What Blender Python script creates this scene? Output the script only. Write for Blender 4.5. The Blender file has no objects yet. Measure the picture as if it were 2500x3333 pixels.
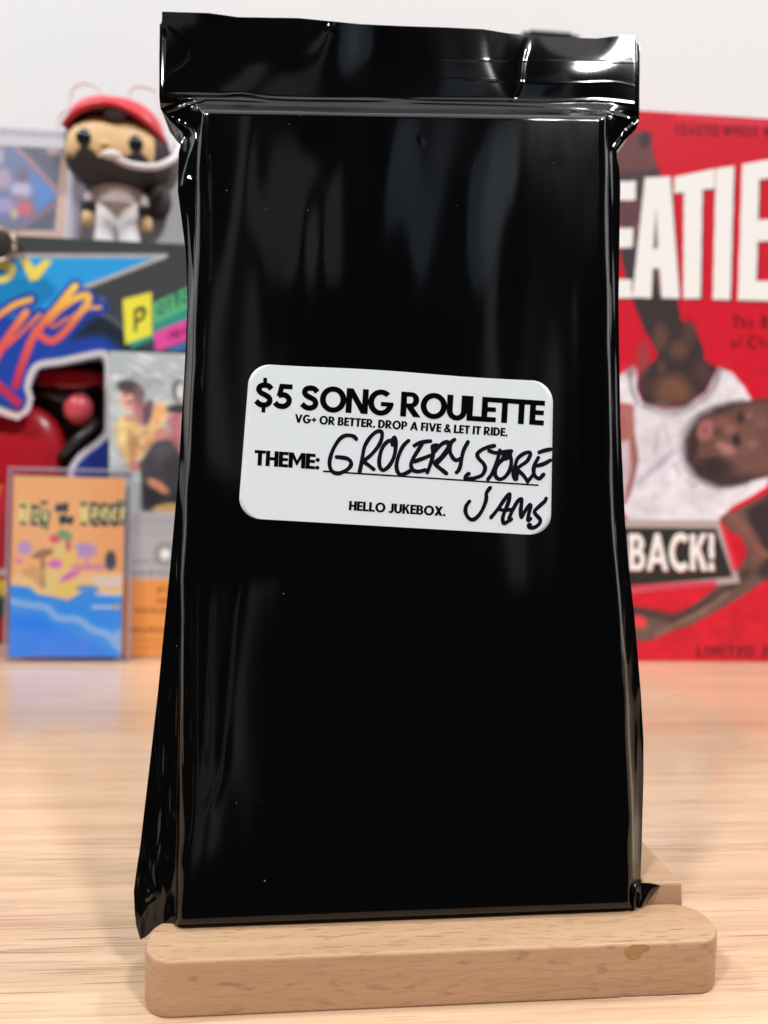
import bpy, bmesh, math, random
import numpy as np
from mathutils import Matrix, Vector

# ------------------------------------------------------------------ camera
W, H, FPX = 2500.0, 3333.0, 2503.0
PITCH, ROLL = math.radians(3.5), math.radians(1.5)
CAM = np.array([0.0, 0.0, 0.112])
_F = np.array([0, math.cos(PITCH), -math.sin(PITCH)])
_U0 = np.array([0, math.sin(PITCH), math.cos(PITCH)])
_X = np.array([1.0, 0, 0])
_R = math.cos(ROLL) * _X + math.sin(ROLL) * _U0
_U = -math.sin(ROLL) * _X + math.cos(ROLL) * _U0
S = bpy.context.scene
COL = S.collection
cd = bpy.data.cameras.new('camera'); cam = bpy.data.objects.new('camera', cd); COL.objects.link(cam)
cd.sensor_fit = 'VERTICAL'; cd.sensor_height = 36.0; cd.lens = 36.0 * FPX / H
cd.clip_start = 0.005; cd.clip_end = 20
cam.matrix_world = Matrix(((_R[0], _U[0], -_F[0], CAM[0]), (_R[1], _U[1], -_F[1], CAM[1]), (_R[2], _U[2], -_F[2], CAM[2]), (0, 0, 0, 1)))
cd.dof.use_dof = True; cd.dof.focus_distance = 0.176; cd.dof.aperture_fstop = cd.lens / 2.45
S.camera = cam
S.view_settings.view_transform = 'Standard'; S.view_settings.look = 'None'
S.view_settings.exposure = 0.11; S.view_settings.gamma = 1.0
S.render.engine = 'CYCLES'
S.cycles.max_bounces = 8; S.cycles.sample_clamp_indirect = 6
S.cycles.use_denoising = True

# ------------------------------------------------------------------ world and lamps
wd = bpy.data.worlds.new('World'); S.world = wd; wd.use_nodes = True
bg = wd.node_tree.nodes['Background']; bg.inputs[0].default_value = (0.9, 0.95, 1.0, 1); bg.inputs[1].default_value = 0.02

def lamp(name, loc, target, shape, sx, sy, watts, col):
    l = bpy.data.lights.new(name, 'AREA'); l.shape = shape; l.size = sx
    if shape in ('RECTANGLE', 'ELLIPSE'): l.size_y = sy
    l.energy = watts; l.color = col
    o = bpy.data.objects.new(name, l); COL.objects.link(o)
    o.location = loc
    o.rotation_euler = (Vector(target) - Vector(loc)).to_track_quat('-Z', 'Y').to_euler()
    return o
WARM = (1, .99, .98)
lamp('ceiling_lamp_and_fill', (1.55, .55, 2.0), (0, .2, 0), 'DISK', .14, .14, 18, WARM)
lamp('ceiling_lamp_and_fill', (-1.55, .12, 2.0), (0, .2, 0), 'DISK', .14, .14, 15, WARM)
lamp('ceiling_lamp_and_fill', (1.25, -1.25, 2.4), (0, .4, .2), 'DISK', .36, .36, 50, WARM)  # added fill behind the camera, brightens the upright fronts and wall
lamp('ceiling_lamp_and_fill', (-1.25, -1.25, 2.4), (0, .4, .2), 'DISK', .36, .36, 50, WARM)  # left twin of the added front fill
lamp('ceiling_bounce_fill', (0.0, .28, 2.25), (0.0, .28, 0.0), 'RECTANGLE', 4.2, 2.1, 29, (1, .99, .98))  # added broad fill standing in for light bounced off the ceiling
lamp('film_reflection_lamp', (.66, -1.17, .92), (0.03, .2, .17), 'RECTANGLE', .10, 1.15, .13, (.88, .92, 1))  # added strip, no real doorway: makes the tall streak at the film's right
lamp('film_reflection_lamp', (.53, -1.10, 1.28), (0.03, .2, .19), 'ELLIPSE', .24, .40, .085, (.62, .76, 1))  # added lamp for the bluish reflected patch, upper right of the film
lamp('film_reflection_lamp', (-.10, -1.30, 1.10), (-.02, .2, .17), 'RECTANGLE', .11, .95, .12, (1, .97, .92))  # added strip reflected as the long streak on the film's left
lamp('film_reflection_lamp', (-.115, -1.2, .07), (-.03, .17, .06), 'RECTANGLE', .026, .48, .016, (.9, .95, 1))  # added low strip, gives a thin streak at the film's lower left
lamp('film_reflection_lamp', (-.045, -1.2, .09), (-.03, .17, .06), 'RECTANGLE', .04, .50, .022, (.9, .95, 1))  # added low strip for the second lower-left streak
lamp('film_reflection_lamp', (.10, -1.40, 1.42), (-.02, .2, .19), 'ELLIPSE', .16, .34, .04, (.9, .95, 1))  # added lamp for a faint reflected patch near the top of the film

# ------------------------------------------------------------------ projection helpers (photo pixel -> point on a real plane)
def ray(x, y):
    x = np.asarray(x, float); y = np.asarray(y, float)
    return _F + ((x - W / 2) / FPX)[..., None] * _R - ((y - H / 2) / FPX)[..., None] * _U
def on_plane(x, y, P0, n):
    d = ray(x, y); t = ((P0 - CAM) @ n) / (d @ n); return CAM + d * np.asarray(t)[..., None]
def on_z(x, y, z): return on_plane(x, y, np.array([0, 0, z]), np.array([0, 0, 1.0]))
def proj(P):
    v = np.asarray(P) - CAM; dpt = v @ _F
    return W / 2 + (v @ _R) / dpt * FPX, H / 2 - (v @ _U) / dpt * FPX
def K(x0, y0, s): return lambda *p: [(x0 + a * s, y0 + b * s) for a, b in p]
c1 = K(0, 200, .3918); c2 = K(0, 750, .3918); c3 = K(0, 1450, .3918)
c4 = K(1950, 300, .3616); c5 = K(1950, 1000, .3315); c6 = K(1950, 1600, .3315)
c7 = K(500, 500, .4521); cT = K(480, 0, .4943); cU = K(1300, 0, .4943); cL = K(400, 1700, .3617); cB = K(380, 2400, .4218)
D = K(0, 0, 1.507)

# ------------------------------------------------------------------ mesh helpers
def link(name, me, mat=None, parent=None, smooth=False):
    o = bpy.data.objects.new(name, me); COL.objects.link(o)
    if mat: me.materials.append(mat)
    if parent is not None: o.parent = parent
    if smooth:
        me.polygons.foreach_set('use_smooth', np.ones(len(me.polygons), bool))
    return o
def mesh(name, V, Fc, mat, parent=None, smooth=False):
    me = bpy.data.meshes.new(name); me.from_pydata([tuple(v) for v in V], [], Fc); me.update()
    return link(name, me, mat, parent, smooth)
def grid_faces(nr, nc, flip=False):
    r = np.arange(nr - 1)[:, None]; c = np.arange(nc - 1)[None, :]
    a = r * nc + c
    q = np.stack([a, a + 1, a + nc + 1, a + nc], -1).reshape(-1, 4)
    return q[:, ::-1] if flip else q
def np_mesh(name, V, Q, mat, parent=None, smooth=True):
    me = bpy.data.meshes.new(name)
    V = np.asarray(V, np.float32).reshape(-1, 3); Q = np.asarray(Q, np.int32)
    me.vertices.add(len(V)); me.vertices.foreach_set('co', V.ravel())
    k = Q.shape[1]
    me.loops.add(Q.size); me.loops.foreach_set('vertex_index', Q.ravel())
    me.polygons.add(len(Q)); me.polygons.foreach_set('loop_start', np.arange(len(Q), dtype=np.int32) * k)
    me.update(calc_edges=True); me.validate()
    return link(name, me, mat, parent, smooth)
def tag(o, label, cat, group=None):
    o['label'] = label; o['category'] = cat
    if group: o['group'] = group
    return o
def empty(name, loc, rz=0.0):
    o = bpy.data.objects.new(name, None); COL.objects.link(o); o.location = loc; o.rotation_euler = (0, 0, rz)
    o.empty_display_size = .02
    bpy.context.view_layer.update()
    return o
def boxmesh(x0, x1, y0, y1, z0, z1, bev=0.0, seg=2):
    bm = bmesh.new(); bmesh.ops.create_cube(bm, size=1)
    for v in bm.verts:
        v.co = Vector(((x0 + x1) / 2 + v.co.x * (x1 - x0), (y0 + y1) / 2 + v.co.y * (y1 - y0), (z0 + z1) / 2 + v.co.z * (z1 - z0)))
    if bev: bmesh.ops.bevel(bm, geom=bm.edges[:], offset=bev, segments=seg, profile=.6, affect='EDGES')
    me = bpy.data.meshes.new('box'); bm.to_mesh(me); bm.free(); return me
def box(name, x0, x1, y0, y1, z0, z1, mat, parent=None, bev=0.0, smooth=False):
    me = boxmesh(x0, x1, y0, y1, z0, z1, bev); me.name = name
    return link(name, me, mat, parent, smooth)
def ellipsoid(name, c, r, mat, parent=None, sq=2.0, seg=32, rings=20, fn=None):
    V = []; Q = []
    for i in range(rings + 1):
        th = math.pi * i / rings
        for j in range(seg):
            ph = 2 * math.pi * j / seg
            d = np.array([math.sin(th) * math.cos(ph), math.sin(th) * math.sin(ph), math.cos(th)])
            k = (abs(d) ** sq).sum() ** (-1 / sq)
            p = d * k * np.array(r)
            if fn: p = fn(p)
            V.append(p + np.array(c))
    for i in range(rings):
        for j in range(seg):
            a = i * seg + j; b = i * seg + (j + 1) % seg
            Q.append((a, a + seg, b + seg, b))
    return mesh(name, V, Q, mat, parent, True)
def tube(name, pts, rad, mat, parent=None, seg=12, close_caps=True):
    pts = [Vector(p) for p in pts]; V = []; Q = []
    rad = rad if hasattr(rad, '__len__') else [rad] * len(pts)
    up = Vector((0.13, 0.2, 0.97))
    for i, p in enumerate(pts):
        t = (pts[min(i + 1, len(pts) - 1)] - pts[max(i - 1, 0)]).normalized()
        a = t.cross(up).normalized(); b = t.cross(a).normalized()
        for j in range(seg):
            an = 2 * math.pi * j / seg
            V.append(p + a * math.cos(an) * rad[i] + b * math.sin(an) * rad[i])
    for i in range(len(pts) - 1):
        for j in range(seg):
            a = i * seg + j; b = i * seg + (j + 1) % seg
            Q.append((a, b, b + seg, a + seg))
    Q.append(tuple(range(seg))[::-1]); n = (len(pts) - 1) * seg; Q.append(tuple(range(n, n + seg)))
    return mesh(name, V, Q, mat, parent, True)
def spline(pts, n=8):
    P = [np.array(p, float) for p in pts]
    P = [2 * P[0] - P[1]] + P + [2 * P[-1] - P[-2]]; out = []
    for i in range(1, len(P) - 2):
        for k in range(n):
            t = k / n
            out.append(.5 * ((2 * P[i]) + (-P[i - 1] + P[i + 1]) * t + (2 * P[i - 1] - 5 * P[i] + 4 * P[i + 1] - P[i + 2]) * t * t + (-P[i - 1] + 3 * P[i] - 3 * P[i + 1] + P[i + 2]) * t ** 3))
    out.append(P[-2]); return out

# ------------------------------------------------------------------ materials
def srgb(r, g, b):
    f = lambda c: c / 12.92 if c <= .04045 else ((c + .055) / 1.055) ** 2.4
    return (f(r / 255), f(g / 255), f(b / 255), 1)
class N:
    def __init__(s, name):
        s.m = bpy.data.materials.new(name); s.m.use_nodes = True; s.t = s.m.node_tree; s.b = s.t.nodes['Principled BSDF']
    def n(s, typ, **kw):
        x = s.t.nodes.new(typ)
        for k, v in kw.items(): setattr(x, k, v)
        return x
    def l(s, a, b): s.t.links.new(a, b)
    def noise(s, vec, scale=1.0, detail=3.0, rough=.5, dist=0.0):
        x = s.n('ShaderNodeTexNoise'); x.inputs['Scale'].default_value = scale; x.inputs['Detail'].default_value = detail
        x.inputs['Roughness'].default_value = rough; x.inputs['Distortion'].default_value = dist
        s.l(vec, x.inputs['Vector']); return x.outputs['Fac']
    def mapping(s, vec, scale, rot=(0, 0, 0), loc=(0, 0, 0)):
        x = s.n('ShaderNodeMapping'); x.inputs['Scale'].default_value = scale; x.inputs['Rotation'].default_value = rot; x.inputs['Location'].default_value = loc
        s.l(vec, x.inputs['Vector']); return x.outputs[0]
    def ramp(s, fac, stops):
        x = s.n('ShaderNodeValToRGB'); e = x.color_ramp.elements
        while len(e) < len(stops): e.new(.5)
        for q, (p, c) in zip(e, stops): q.position = p; q.color = c
        s.l(fac, x.inputs[0]); return x.outputs[0]
    def mix(s, fac, a, b, mode='MIX'):
        x = s.n('ShaderNodeMix', data_type='RGBA', blend_type=mode)
        for i, v in ((0, fac), (6, a), (7, b)):
            if isinstance(v, (int, float)): x.inputs[i].default_value = v
            elif isinstance(v, tuple): x.inputs[i].default_value = v
            else: s.l(v, x.inputs[i])
        return x.outputs[2]
    def math(s, op, a, b=0.0):
        x = s.n('ShaderNodeMath', operation=op)
        for i, v in ((0, a), (1, b)):
            if isinstance(v, (int, float)): x.inputs[i].default_value = v
            else: s.l(v, x.inputs[i])
        return x.outputs[0]
    def bump(s, h, strength, dist):
        x = s.n('ShaderNodeBump'); x.inputs['Strength'].default_value = strength; x.inputs['Distance'].default_value = dist
        s.l(h, x.inputs['Height']); s.l(x.outputs[0], s.b.inputs['Normal'])
def plain(name, col, rough=.5, var=.06, scale=400, spec=.5, metal=0, bump=0.0):
    m = N(name); tc = m.n('ShaderNodeTexCoord').outputs['Object']
    f = m.noise(tc, scale, 3)
    d = tuple(c * (1 - var) for c in col[:3]) + (1,); u = tuple(min(1, c * (1 + var)) for c in col[:3]) + (1,)
    m.l(m.mix(f, d, u), m.b.inputs['Base Color']); m.b.inputs['Roughness'].default_value = rough
    m.b.inputs['Specular IOR Level'].default_value = spec; m.b.inputs['Metallic'].default_value = metal
    if bump: m.bump(f, bump, .0005)
    return m.m
def print_mat(name, rough=.35, coat=0.0):
    m = N(name); a = m.n('ShaderNodeVertexColor', layer_name='print')
    tc = m.n('ShaderNodeTexCoord').outputs['Object']
    f = m.noise(tc, 900, 2)
    m.l(m.mix(.015, a.outputs[0], m.ramp(f, [(.3, (0, 0, 0, 1)), (.7, (1, 1, 1, 1))])), m.b.inputs['Base Color'])
    m.b.inputs['Roughness'].default_value = rough; m.b.inputs['Specular IOR Level'].default_value = .3; m.b.inputs['Coat Weight'].default_value = coat; m.b.inputs['Coat Roughness'].default_value = .15
    return m.m
def wood(name, base, light, dark, pore, pore_amt, sx, sy, rough, rand_tint, pore_len=90., pore_w=2600., swirl=0., vert=False, lens=False, coat=0., pthr=.60):
    m = N(name); tc = m.n('ShaderNodeTexCoord').outputs['Object']
    oi = m.n('ShaderNodeObjectInfo')
    add = m.n('ShaderNodeVectorMath', operation='ADD'); m.l(tc, add.inputs[0])
    sc = m.n('ShaderNodeVectorMath', operation='SCALE'); sc.inputs[0].default_value = (3.1, 1.7, .9); m.l(oi.outputs['Random'], sc.inputs['Scale'])
    m.l(sc.outputs[0], add.inputs[1]); v = add.outputs[0]
    z = sy
    g1 = m.noise(m.mapping(v, (sx, sy, z)), 1, 4, .55, swirl)
    g2 = m.noise(m.mapping(v, (sx * 4, sy * 5, z * 5)), 1, 3, .6)
    g3 = m.noise(m.mapping(v, (5, 30, 30)), 1, 2)
    c = m.ramp(g1, [(.3, dark), (.5, base), (.7, light)])
    c = m.mix(.35, c, m.ramp(g2, [(.35, dark), (.65, light)]))
    c = m.mix(m.math('MULTIPLY', g3, .45), c, light)
    c = m.mix(m.math('MULTIPLY', oi.outputs['Random'], rand_tint), c, dark)
    p = m.noise(m.mapping(v, (pore_len, pore_w, pore_w)), 1, 0, .5)
    dens = m.noise(m.mapping(v, (9, 60, 60), loc=(3, 2, 1)), 1, 2)
    pm = m.ramp(m.math('ADD', p, m.math('MULTIPLY', m.math('SUBTRACT', dens, .5), .35)), [(pthr, (0, 0, 0, 1)), (pthr + .07, (1, 1, 1, 1))])
    c = m.mix(m.math('MULTIPLY', pm, pore_amt), c, pore)
    if lens:
        q = m.noise(m.mapping(v, (170, 420, 520), rot=(0, .35, 0)), 1, 2)
        qm = m.ramp(q, [(.60, (0, 0, 0, 1)), (.70, (1, 1, 1, 1))])
        c = m.mix(m.math('MULTIPLY', qm, .45), c, pore)
    m.l(c, m.b.inputs['Base Color'])
    m.b.inputs['Roughness'].default_value = rough
    m.b.inputs['Coat Weight'].default_value = coat; m.b.inputs['Coat Roughness'].default_value = .15
    m.bump(m.math('SUBTRACT', m.math('MULTIPLY', g2, .4), pm), .25, .0002)
    return m.m
M = {}
M['table'] = wood('table_oak', srgb(205, 173, 142), srgb(224, 197, 166), srgb(180, 144, 114), srgb(140, 90, 60), .65, 5, 170, .4, .55, 46., 3600., coat=1., pthr=.675)
M['gap'] = plain('joint_glue', srgb(206, 168, 130), .6)
M['beech'] = wood('beech', srgb(176, 143, 111), srgb(190, 158, 125), srgb(164, 128, 97), srgb(132, 90, 60), .6, 8, 90, .5, 0., 250., 4200., pthr=.655)
M['beech_edge'] = wood('beech_edge', srgb(178, 138, 106), srgb(188, 149, 116), srgb(168, 126, 94), srgb(134, 90, 60), .12, 10, 120, .5, 0., 200., 1200., lens=True)

def film():
    m = N('black_film'); tc = m.n('ShaderNodeTexCoord').outputs['Object']
    m.b.inputs['Base Color'].default_value = (.0012, .0013, .0016, 1)
    f = m.noise(m.mapping(tc, (60, 60, 12)), 1, 3)
    m.l(m.ramp(f, [(.3, (.07,) * 3 + (1,)), (.7, (.12,) * 3 + (1,))]), m.b.inputs['Roughness'])
    m.b.inputs['IOR'].default_value = 1.5
    g = m.noise(m.mapping(tc, (900, 900, 260)), 1, 2)
    m.bump(g, .015, .0001)
    return m.m
M['film'] = film()
M['wall'] = plain('wall_paint', srgb(226, 228, 229), .85, .012, 9, .2)
M['paper'] = plain('label_paper', srgb(228, 232, 235), .8, .03, 700, .2)
M['ink'] = plain('label_ink', (.0015, .0015, .0015, 1), .9, .1, 300, .03)
M['marker'] = plain('marker_ink', (.003, .002, .006, 1), .6, .5, 500, .08)
M['dust'] = plain('dust', srgb(200, 205, 210), .8)
M['resin'] = plain('dried_resin', srgb(162, 120, 74), .25, .3, 900)
M['black'] = plain('black_plastic', srgb(9, 10, 11), .6, .06, 400, .2)
M['carton_black'] = plain('black_carton', srgb(70, 74, 78), .42)
M['carton_red'] = plain('red_carton', srgb(214, 36, 60), .4)
M['carton_grey'] = plain('grey_carton', srgb(120, 120, 124), .5)
M['grey_case'] = plain('grey_case', srgb(222, 222, 226), .35, .1, 60)
M['silver'] = plain('silver_sleeve', srgb(170, 178, 182), .25)
M['print'] = print_mat('printed_carton', .38)
M['print_gloss'] = print_mat('glossy_print', .25, .4)

def clear_plastic():
    m = N('clear_plastic'); t = m.t
    tr = m.n('ShaderNodeBsdfTransparent'); tr.inputs[0].default_value = (.98, .98, .99, 1)
    gl = m.n('ShaderNodeBsdfGlossy'); gl.inputs['Roughness'].default_value = .08; gl.inputs[0].default_value = (.9, .9, .95, 1)
    df = m.n('ShaderNodeBsdfDiffuse'); df.inputs[0].default_value = srgb(205, 198, 215)
    lw = m.n('ShaderNodeLayerWeight'); lw.inputs[0].default_value = .5
    ff = m.math('ADD', m.math('MULTIPLY', m.math('POWER', lw.outputs['Facing'], 4.0), .8), .035)
    mx = m.n('ShaderNodeMixShader'); m.l(ff, mx.inputs[0]); m.l(tr.outputs[0], mx.inputs[1]); m.l(gl.outputs[0], mx.inputs[2])
    m2 = m.n('ShaderNodeMixShader'); tc = m.n('ShaderNodeTexCoord').outputs['Object']
    m.l(m.ramp(m.noise(tc, 80, 2), [(.3, (.005,) * 3 + (1,)), (.8, (.04,) * 3 + (1,))]), m2.inputs[0]); m.l(mx.outputs[0], m2.inputs[1]); m.l(df.outputs[0], m2.inputs[2])
    m.l(m2.outputs[0], t.nodes['Material Output'].inputs[0]); return m.m
def frosted_edge():
    m = N('plastic_rim'); tr = m.n('ShaderNodeBsdfTransparent'); tr.inputs[0].default_value = (.95, .94, .98, 1)
    tc = m.n('ShaderNodeTexCoord').outputs['Object']
    m.l(m.mix(m.noise(tc, 60, 2), srgb(205, 196, 216), srgb(240, 236, 246)), m.b.inputs['Base Color']); m.b.inputs['Roughness'].default_value = .07
    mx = m.n('ShaderNodeMixShader'); mx.inputs[0].default_value = .3
    m.l(tr.outputs[0], mx.inputs[1]); m.l(m.b.outputs[0], mx.inputs[2]); m.l(mx.outputs[0], m.t.nodes['Material Output'].inputs[0]); return m.m
M['clear'] = clear_plastic(); M['rim'] = frosted_edge()

# ------------------------------------------------------------------ lettering: every glyph is a set of convex polygons on a unit cap height
def bar(x0, y0, x1, y1): return [[(x0, y0), (x1, y0), (x1, y1), (x0, y1)]]
def slant(xb, xt, w, y0=0., y1=1.): return [[(xb, y0), (xb + w, y0), (xt + w, y1), (xt, y1)]]
def arc(cx, cy, rx, ry, a0, a1, w, wy=None, n=20):
    wy = wy or w; out = []
    for i in range(n):
        p = []
        for a, q in ((a0 + (a1 - a0) * i / n, 0), (a0 + (a1 - a0) * (i + 1) / n, 0), (a0 + (a1 - a0) * (i + 1) / n, 1), (a0 + (a1 - a0) * i / n, 1)):
            a = math.radians(a); X = rx - w * q; Y = ry - wy * q
            p.append((cx + X * math.cos(a), cy + Y * math.sin(a)))
        out.append(p)
    return out
def ribbon(pts, w, n=6):
    P = spline(pts, n); out = []; L = []
    for i, p in enumerate(P):
        t = P[min(i + 1, len(P) - 1)] - P[max(i - 1, 0)]; t = t / (np.linalg.norm(t) + 1e-9)
        nn = np.array([-t[1], t[0]]) * w / 2; L.append((p + nn, p - nn))
    for a, b in zip(L, L[1:]): out.append([tuple(a[0]), tuple(b[0]), tuple(b[1]), tuple(a[1])])
    return out
def glyph(ch, w=.23, h=.2):
    S_ = [(.64, .76), (.52, .88), (.36, .905), (.2, .85), (.15, .72), (.22, .60), (.38, .52), (.54, .43), (.60, .30), (.54, .16), (.38, .095), (.22, .12), (.06, .24)]
    g = {
     ' ': (.30, []), 'I': (w, bar(0, 0, w, 1)), 'L': (.58, bar(0, 0, w, 1) + bar(w, 0, .58, h)),
     'E': (.57, bar(0, 0, w, 1) + bar(w, 0, .57, h) + bar(w, .41, .55, .41 + h * .95) + bar(w, 1 - h, .57, 1)),
     'F': (.55, bar(0, 0, w, 1) + bar(w, .4, .52, .4 + h * .95) + bar(w, 1 - h, .55, 1)),
     'T': (.66, bar(.33 - w / 2, 0, .33 + w / 2, 1 - h) + bar(0, 1 - h, .66, 1)),
     'H': (.76, bar(0, 0, w, 1) + bar(.76 - w, 0, .76, 1) + bar(w, .4, .76 - w, .6)),
     'N': (.86, bar(0, 0, w, 1) + bar(.86 - w, 0, .86, 1) + slant(.86 - w * 1.12, 0, w * 1.12)),
     'M': (1.0, bar(0, 0, w, 1) + bar(1 - w, 0, 1, 1) + [[(w * .2, 1), (w * 1.1, 1), (.5, .5), (.5, .12)], [(1 - w * .2, 1), (1 - w * 1.1, 1), (.5, .5), (.5, .12)]]),
     'A': (.95, slant(0, .36, w) + slant(.95 - w, .36, w) + bar(.22, .2, .73, .37)),
     'V': (.9, slant(.335, 0, w) + slant(.335, .9 - w, w)),
     'W': (1.3, slant(.25, 0, w) + slant(.25, .53, w) + slant(.82, .53, w) + slant(.82, 1.3 - w, w)),
     'X': (.84, slant(0, .84 - w * 1.15, w * 1.15) + slant(.84 - w * 1.15, 0, w * 1.15)),
     'Y': (.84, bar(.42 - w / 2, 0, .42 + w / 2, .45) + [[(.42 - w / 2, .45), (.42 + w / 2, .45), (w * 1.1, 1), (0, 1)], [(.42 - w / 2, .45), (.42 + w / 2, .45), (.84, 1), (.84 - w * 1.1, 1)]]),
     'K': (.76, bar(0, 0, w, 1) + [[(w, .36), (w, .62), (.46, 1), (.74, 1)], [(w + .02, .52), (w + .2, .64), (.78, 0), (.5, 0)]]),
     'O': (1.03, arc(.515, .5, .515, .53, 0, 360, w, .21, 36)),
     'C': (.86, arc(.5, .5, .5, .53, 48, 312, w, .21, 28)),
     'G': (.98, arc(.5, .5, .5, .53, 46, 360, w, .21, 30) + bar(.5, .36, .98, .53)),
     'Q': (1.03, arc(.515, .5, .515, .53, 0, 360, w, .21, 36)),
     'U': (.79, bar(0, .38, w, 1) + bar(.79 - w, .38, .79, 1) + arc(.395, .38, .395, .41, 180, 360, w, .21)),
     'J': (.5, bar(.5 - w, .3, .5, 1) + arc(.2, .3, .3, .33, 215, 360, w, .2)),
     'R': (.78, bar(0, 0, w, 1) + bar(w, 1 - h * .9, .42, 1) + bar(w, .37, .42, .37 + h * .85) + arc(.40, .685, .31, .315, -90, 90, w, h * .9, 14) + [[(.22, .38), (.5, .40), (.80, 0), (.51, 0)]]),
     'P': (.70, bar(0, 0, w, 1) + bar(w, 1 - h * .9, .4, 1) + bar(w, .33, .4, .33 + h * .9) + arc(.38, .665, .32, .335, -90, 90, w, h * .9, 14)),
     'B': (.72, bar(0, 0, w, 1) + bar(w, 1 - h * .85, .4, 1) + bar(w, .43, .4, .43 + h * .8) + bar(w, 0, .4, h * .85) + arc(.37, .735, .29, .265, -90, 90, w, h * .8, 12) + arc(.38, .285, .34, .295, -90, 90, w, h * .85, 12)),
     'D': (.82, bar(0, 0, w, 1) + bar(w, 1 - h, .34, 1) + bar(w, 0, .34, h) + arc(.33, .5, .49, .5, -90, 90, w, h, 18)),
     'S': (.76, ribbon(S_, w * .93)), '$': (.76, ribbon(S_, w * .93) + bar(.30, .96, .45, 1.2) + bar(.30, -.2, .45, .04)),
     '5': (.74, bar(.2, 1 - h, .70, 1) + [[(.2, 1), (.40, 1), (.31, .5), (.10, .5)]] + ribbon([(.17, .52), (.32, .56), (.48, .53), (.59, .40), (.575, .24), (.46, .12), (.30, .09), (.15, .13), (.05, .23)], w * .93)),
     '.': (.24, arc(.12, .11, .13, .13, 0, 360, .125, .125, 12)),
     ':': (.24, arc(.12, .11, .13, .13, 0, 360, .125, .125, 12) + arc(.12, .62, .13, .13, 0, 360, .125, .125, 12)),
     '!': (.26, bar(.02, .32, .24, 1) + bar(.02, 0, .24, .22)),
     '+': (.62, bar(.04, .38, .6, .55) + bar(.235, .2, .405, .38) + bar(.235, .55, .405, .74)),
     '&': (.82, ribbon([(.80, .02), (.5, .35), (.24, .68), (.26, .84), (.40, .90), (.52, .82), (.50, .68), (.30, .52), (.13, .38), (.12, .20), (.26, .10), (.44, .14), (.60, .28), (.70, .46)], w * .78)),
    }
    return g.get(ch, g[' '])
LOW = {
 'a': (.5, [[(.45, .45), (.3, .6), (.12, .52), (.08, .25), (.2, .06), (.42, .15)], [(.44, .6), (.44, 0)]]), 'b': (.5, [[(.1, 1), (.1, 0)], [(.1, .5), (.3, .6), (.46, .3), (.3, .04), (.1, .1)]]),
 'c': (.45, [[(.42, .5), (.25, .6), (.08, .3), (.22, .04), (.42, .12)]]), 'e': (.5, [[(.08, .33), (.44, .36), (.36, .58), (.18, .58), (.08, .3), (.22, .05), (.44, .12)]]),
 'f': (.34, [[(.34, .95), (.2, .95), (.15, .7), (.15, 0)], [(.0, .58), (.32, .58)]]), 'h': (.52, [[(.1, 1), (.1, 0)], [(.1, .45), (.28, .6), (.42, .45), (.42, 0)]]),
 'i': (.2, [[(.1, .6), (.1, 0)], [(.1, .82), (.1, .9)]]), 'k': (.48, [[(.1, 1), (.1, 0)], [(.42, .6), (.12, .28), (.44, 0)]]), 'l': (.2, [[(.1, 1), (.1, 0)]]),
 'm': (.75, [[(.1, .6), (.1, 0)], [(.1, .45), (.24, .6), (.37, .45), (.37, 0)], [(.37, .45), (.52, .6), (.65, .45), (.65, 0)]]), 'n': (.52, [[(.1, .6), (.1, 0)], [(.1, .45), (.28, .6), (.42, .45), (.42, 0)]]),
 'o': (.52, [[(.26, .6), (.08, .42), (.1, .15), (.26, .04), (.42, .15), (.44, .42), (.26, .6)]]), 'p': (.5, [[(.1, .6), (.1, -.3)], [(.1, .5), (.3, .6), (.46, .3), (.3, .04), (.1, .1)]]),
 'r': (.36, [[(.1, .6), (.1, 0)], [(.1, .42), (.2, .58), (.34, .56)]]), 's': (.42, [[(.38, .52), (.2, .6), (.08, .46), (.34, .26), (.34, .1), (.18, .03), (.04, .1)]]),
 't': (.34, [[(.15, .85), (.15, .1), (.3, .03)], [(0, .58), (.32, .58)]]), 'y': (.5, [[(.05, .6), (.25, .05)], [(.45, .6), (.18, -.3)]]), 'u': (.5, [[(.1, .6), (.12, .1), (.28, .03), (.42, .15), (.42, .6)]]),
}
def text_polys(txt, track=.06, lw=.14, gw=.23):
    x = 0.; out = []
    for ch in txt:
        if ch in LOW:
            a, st = LOW[ch]; pl = []
            for s_ in st: pl += ribbon(s_, lw, 3)
        else: a, pl = glyph(ch, gw)
        for p in pl: out.append([(x + u, v) for u, v in p])
        x += a + (track if ch != ' ' else 0)
    return x - track, out
def text_px(txt, p0, p1, up, track=.06, lw=.14, gw=.23):
    """polygons in photo pixels: baseline from p0 to p1, up = pixel vector of the cap height"""
    wd_, pl = text_polys(txt, track, lw, gw); p0 = np.array(p0, float); ex = (np.array(p1) - p0) / wd_; up = np.array(up, float)
    return [[tuple(p0 + ex * u + up * v) for u, v in p] for p in pl]

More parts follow.
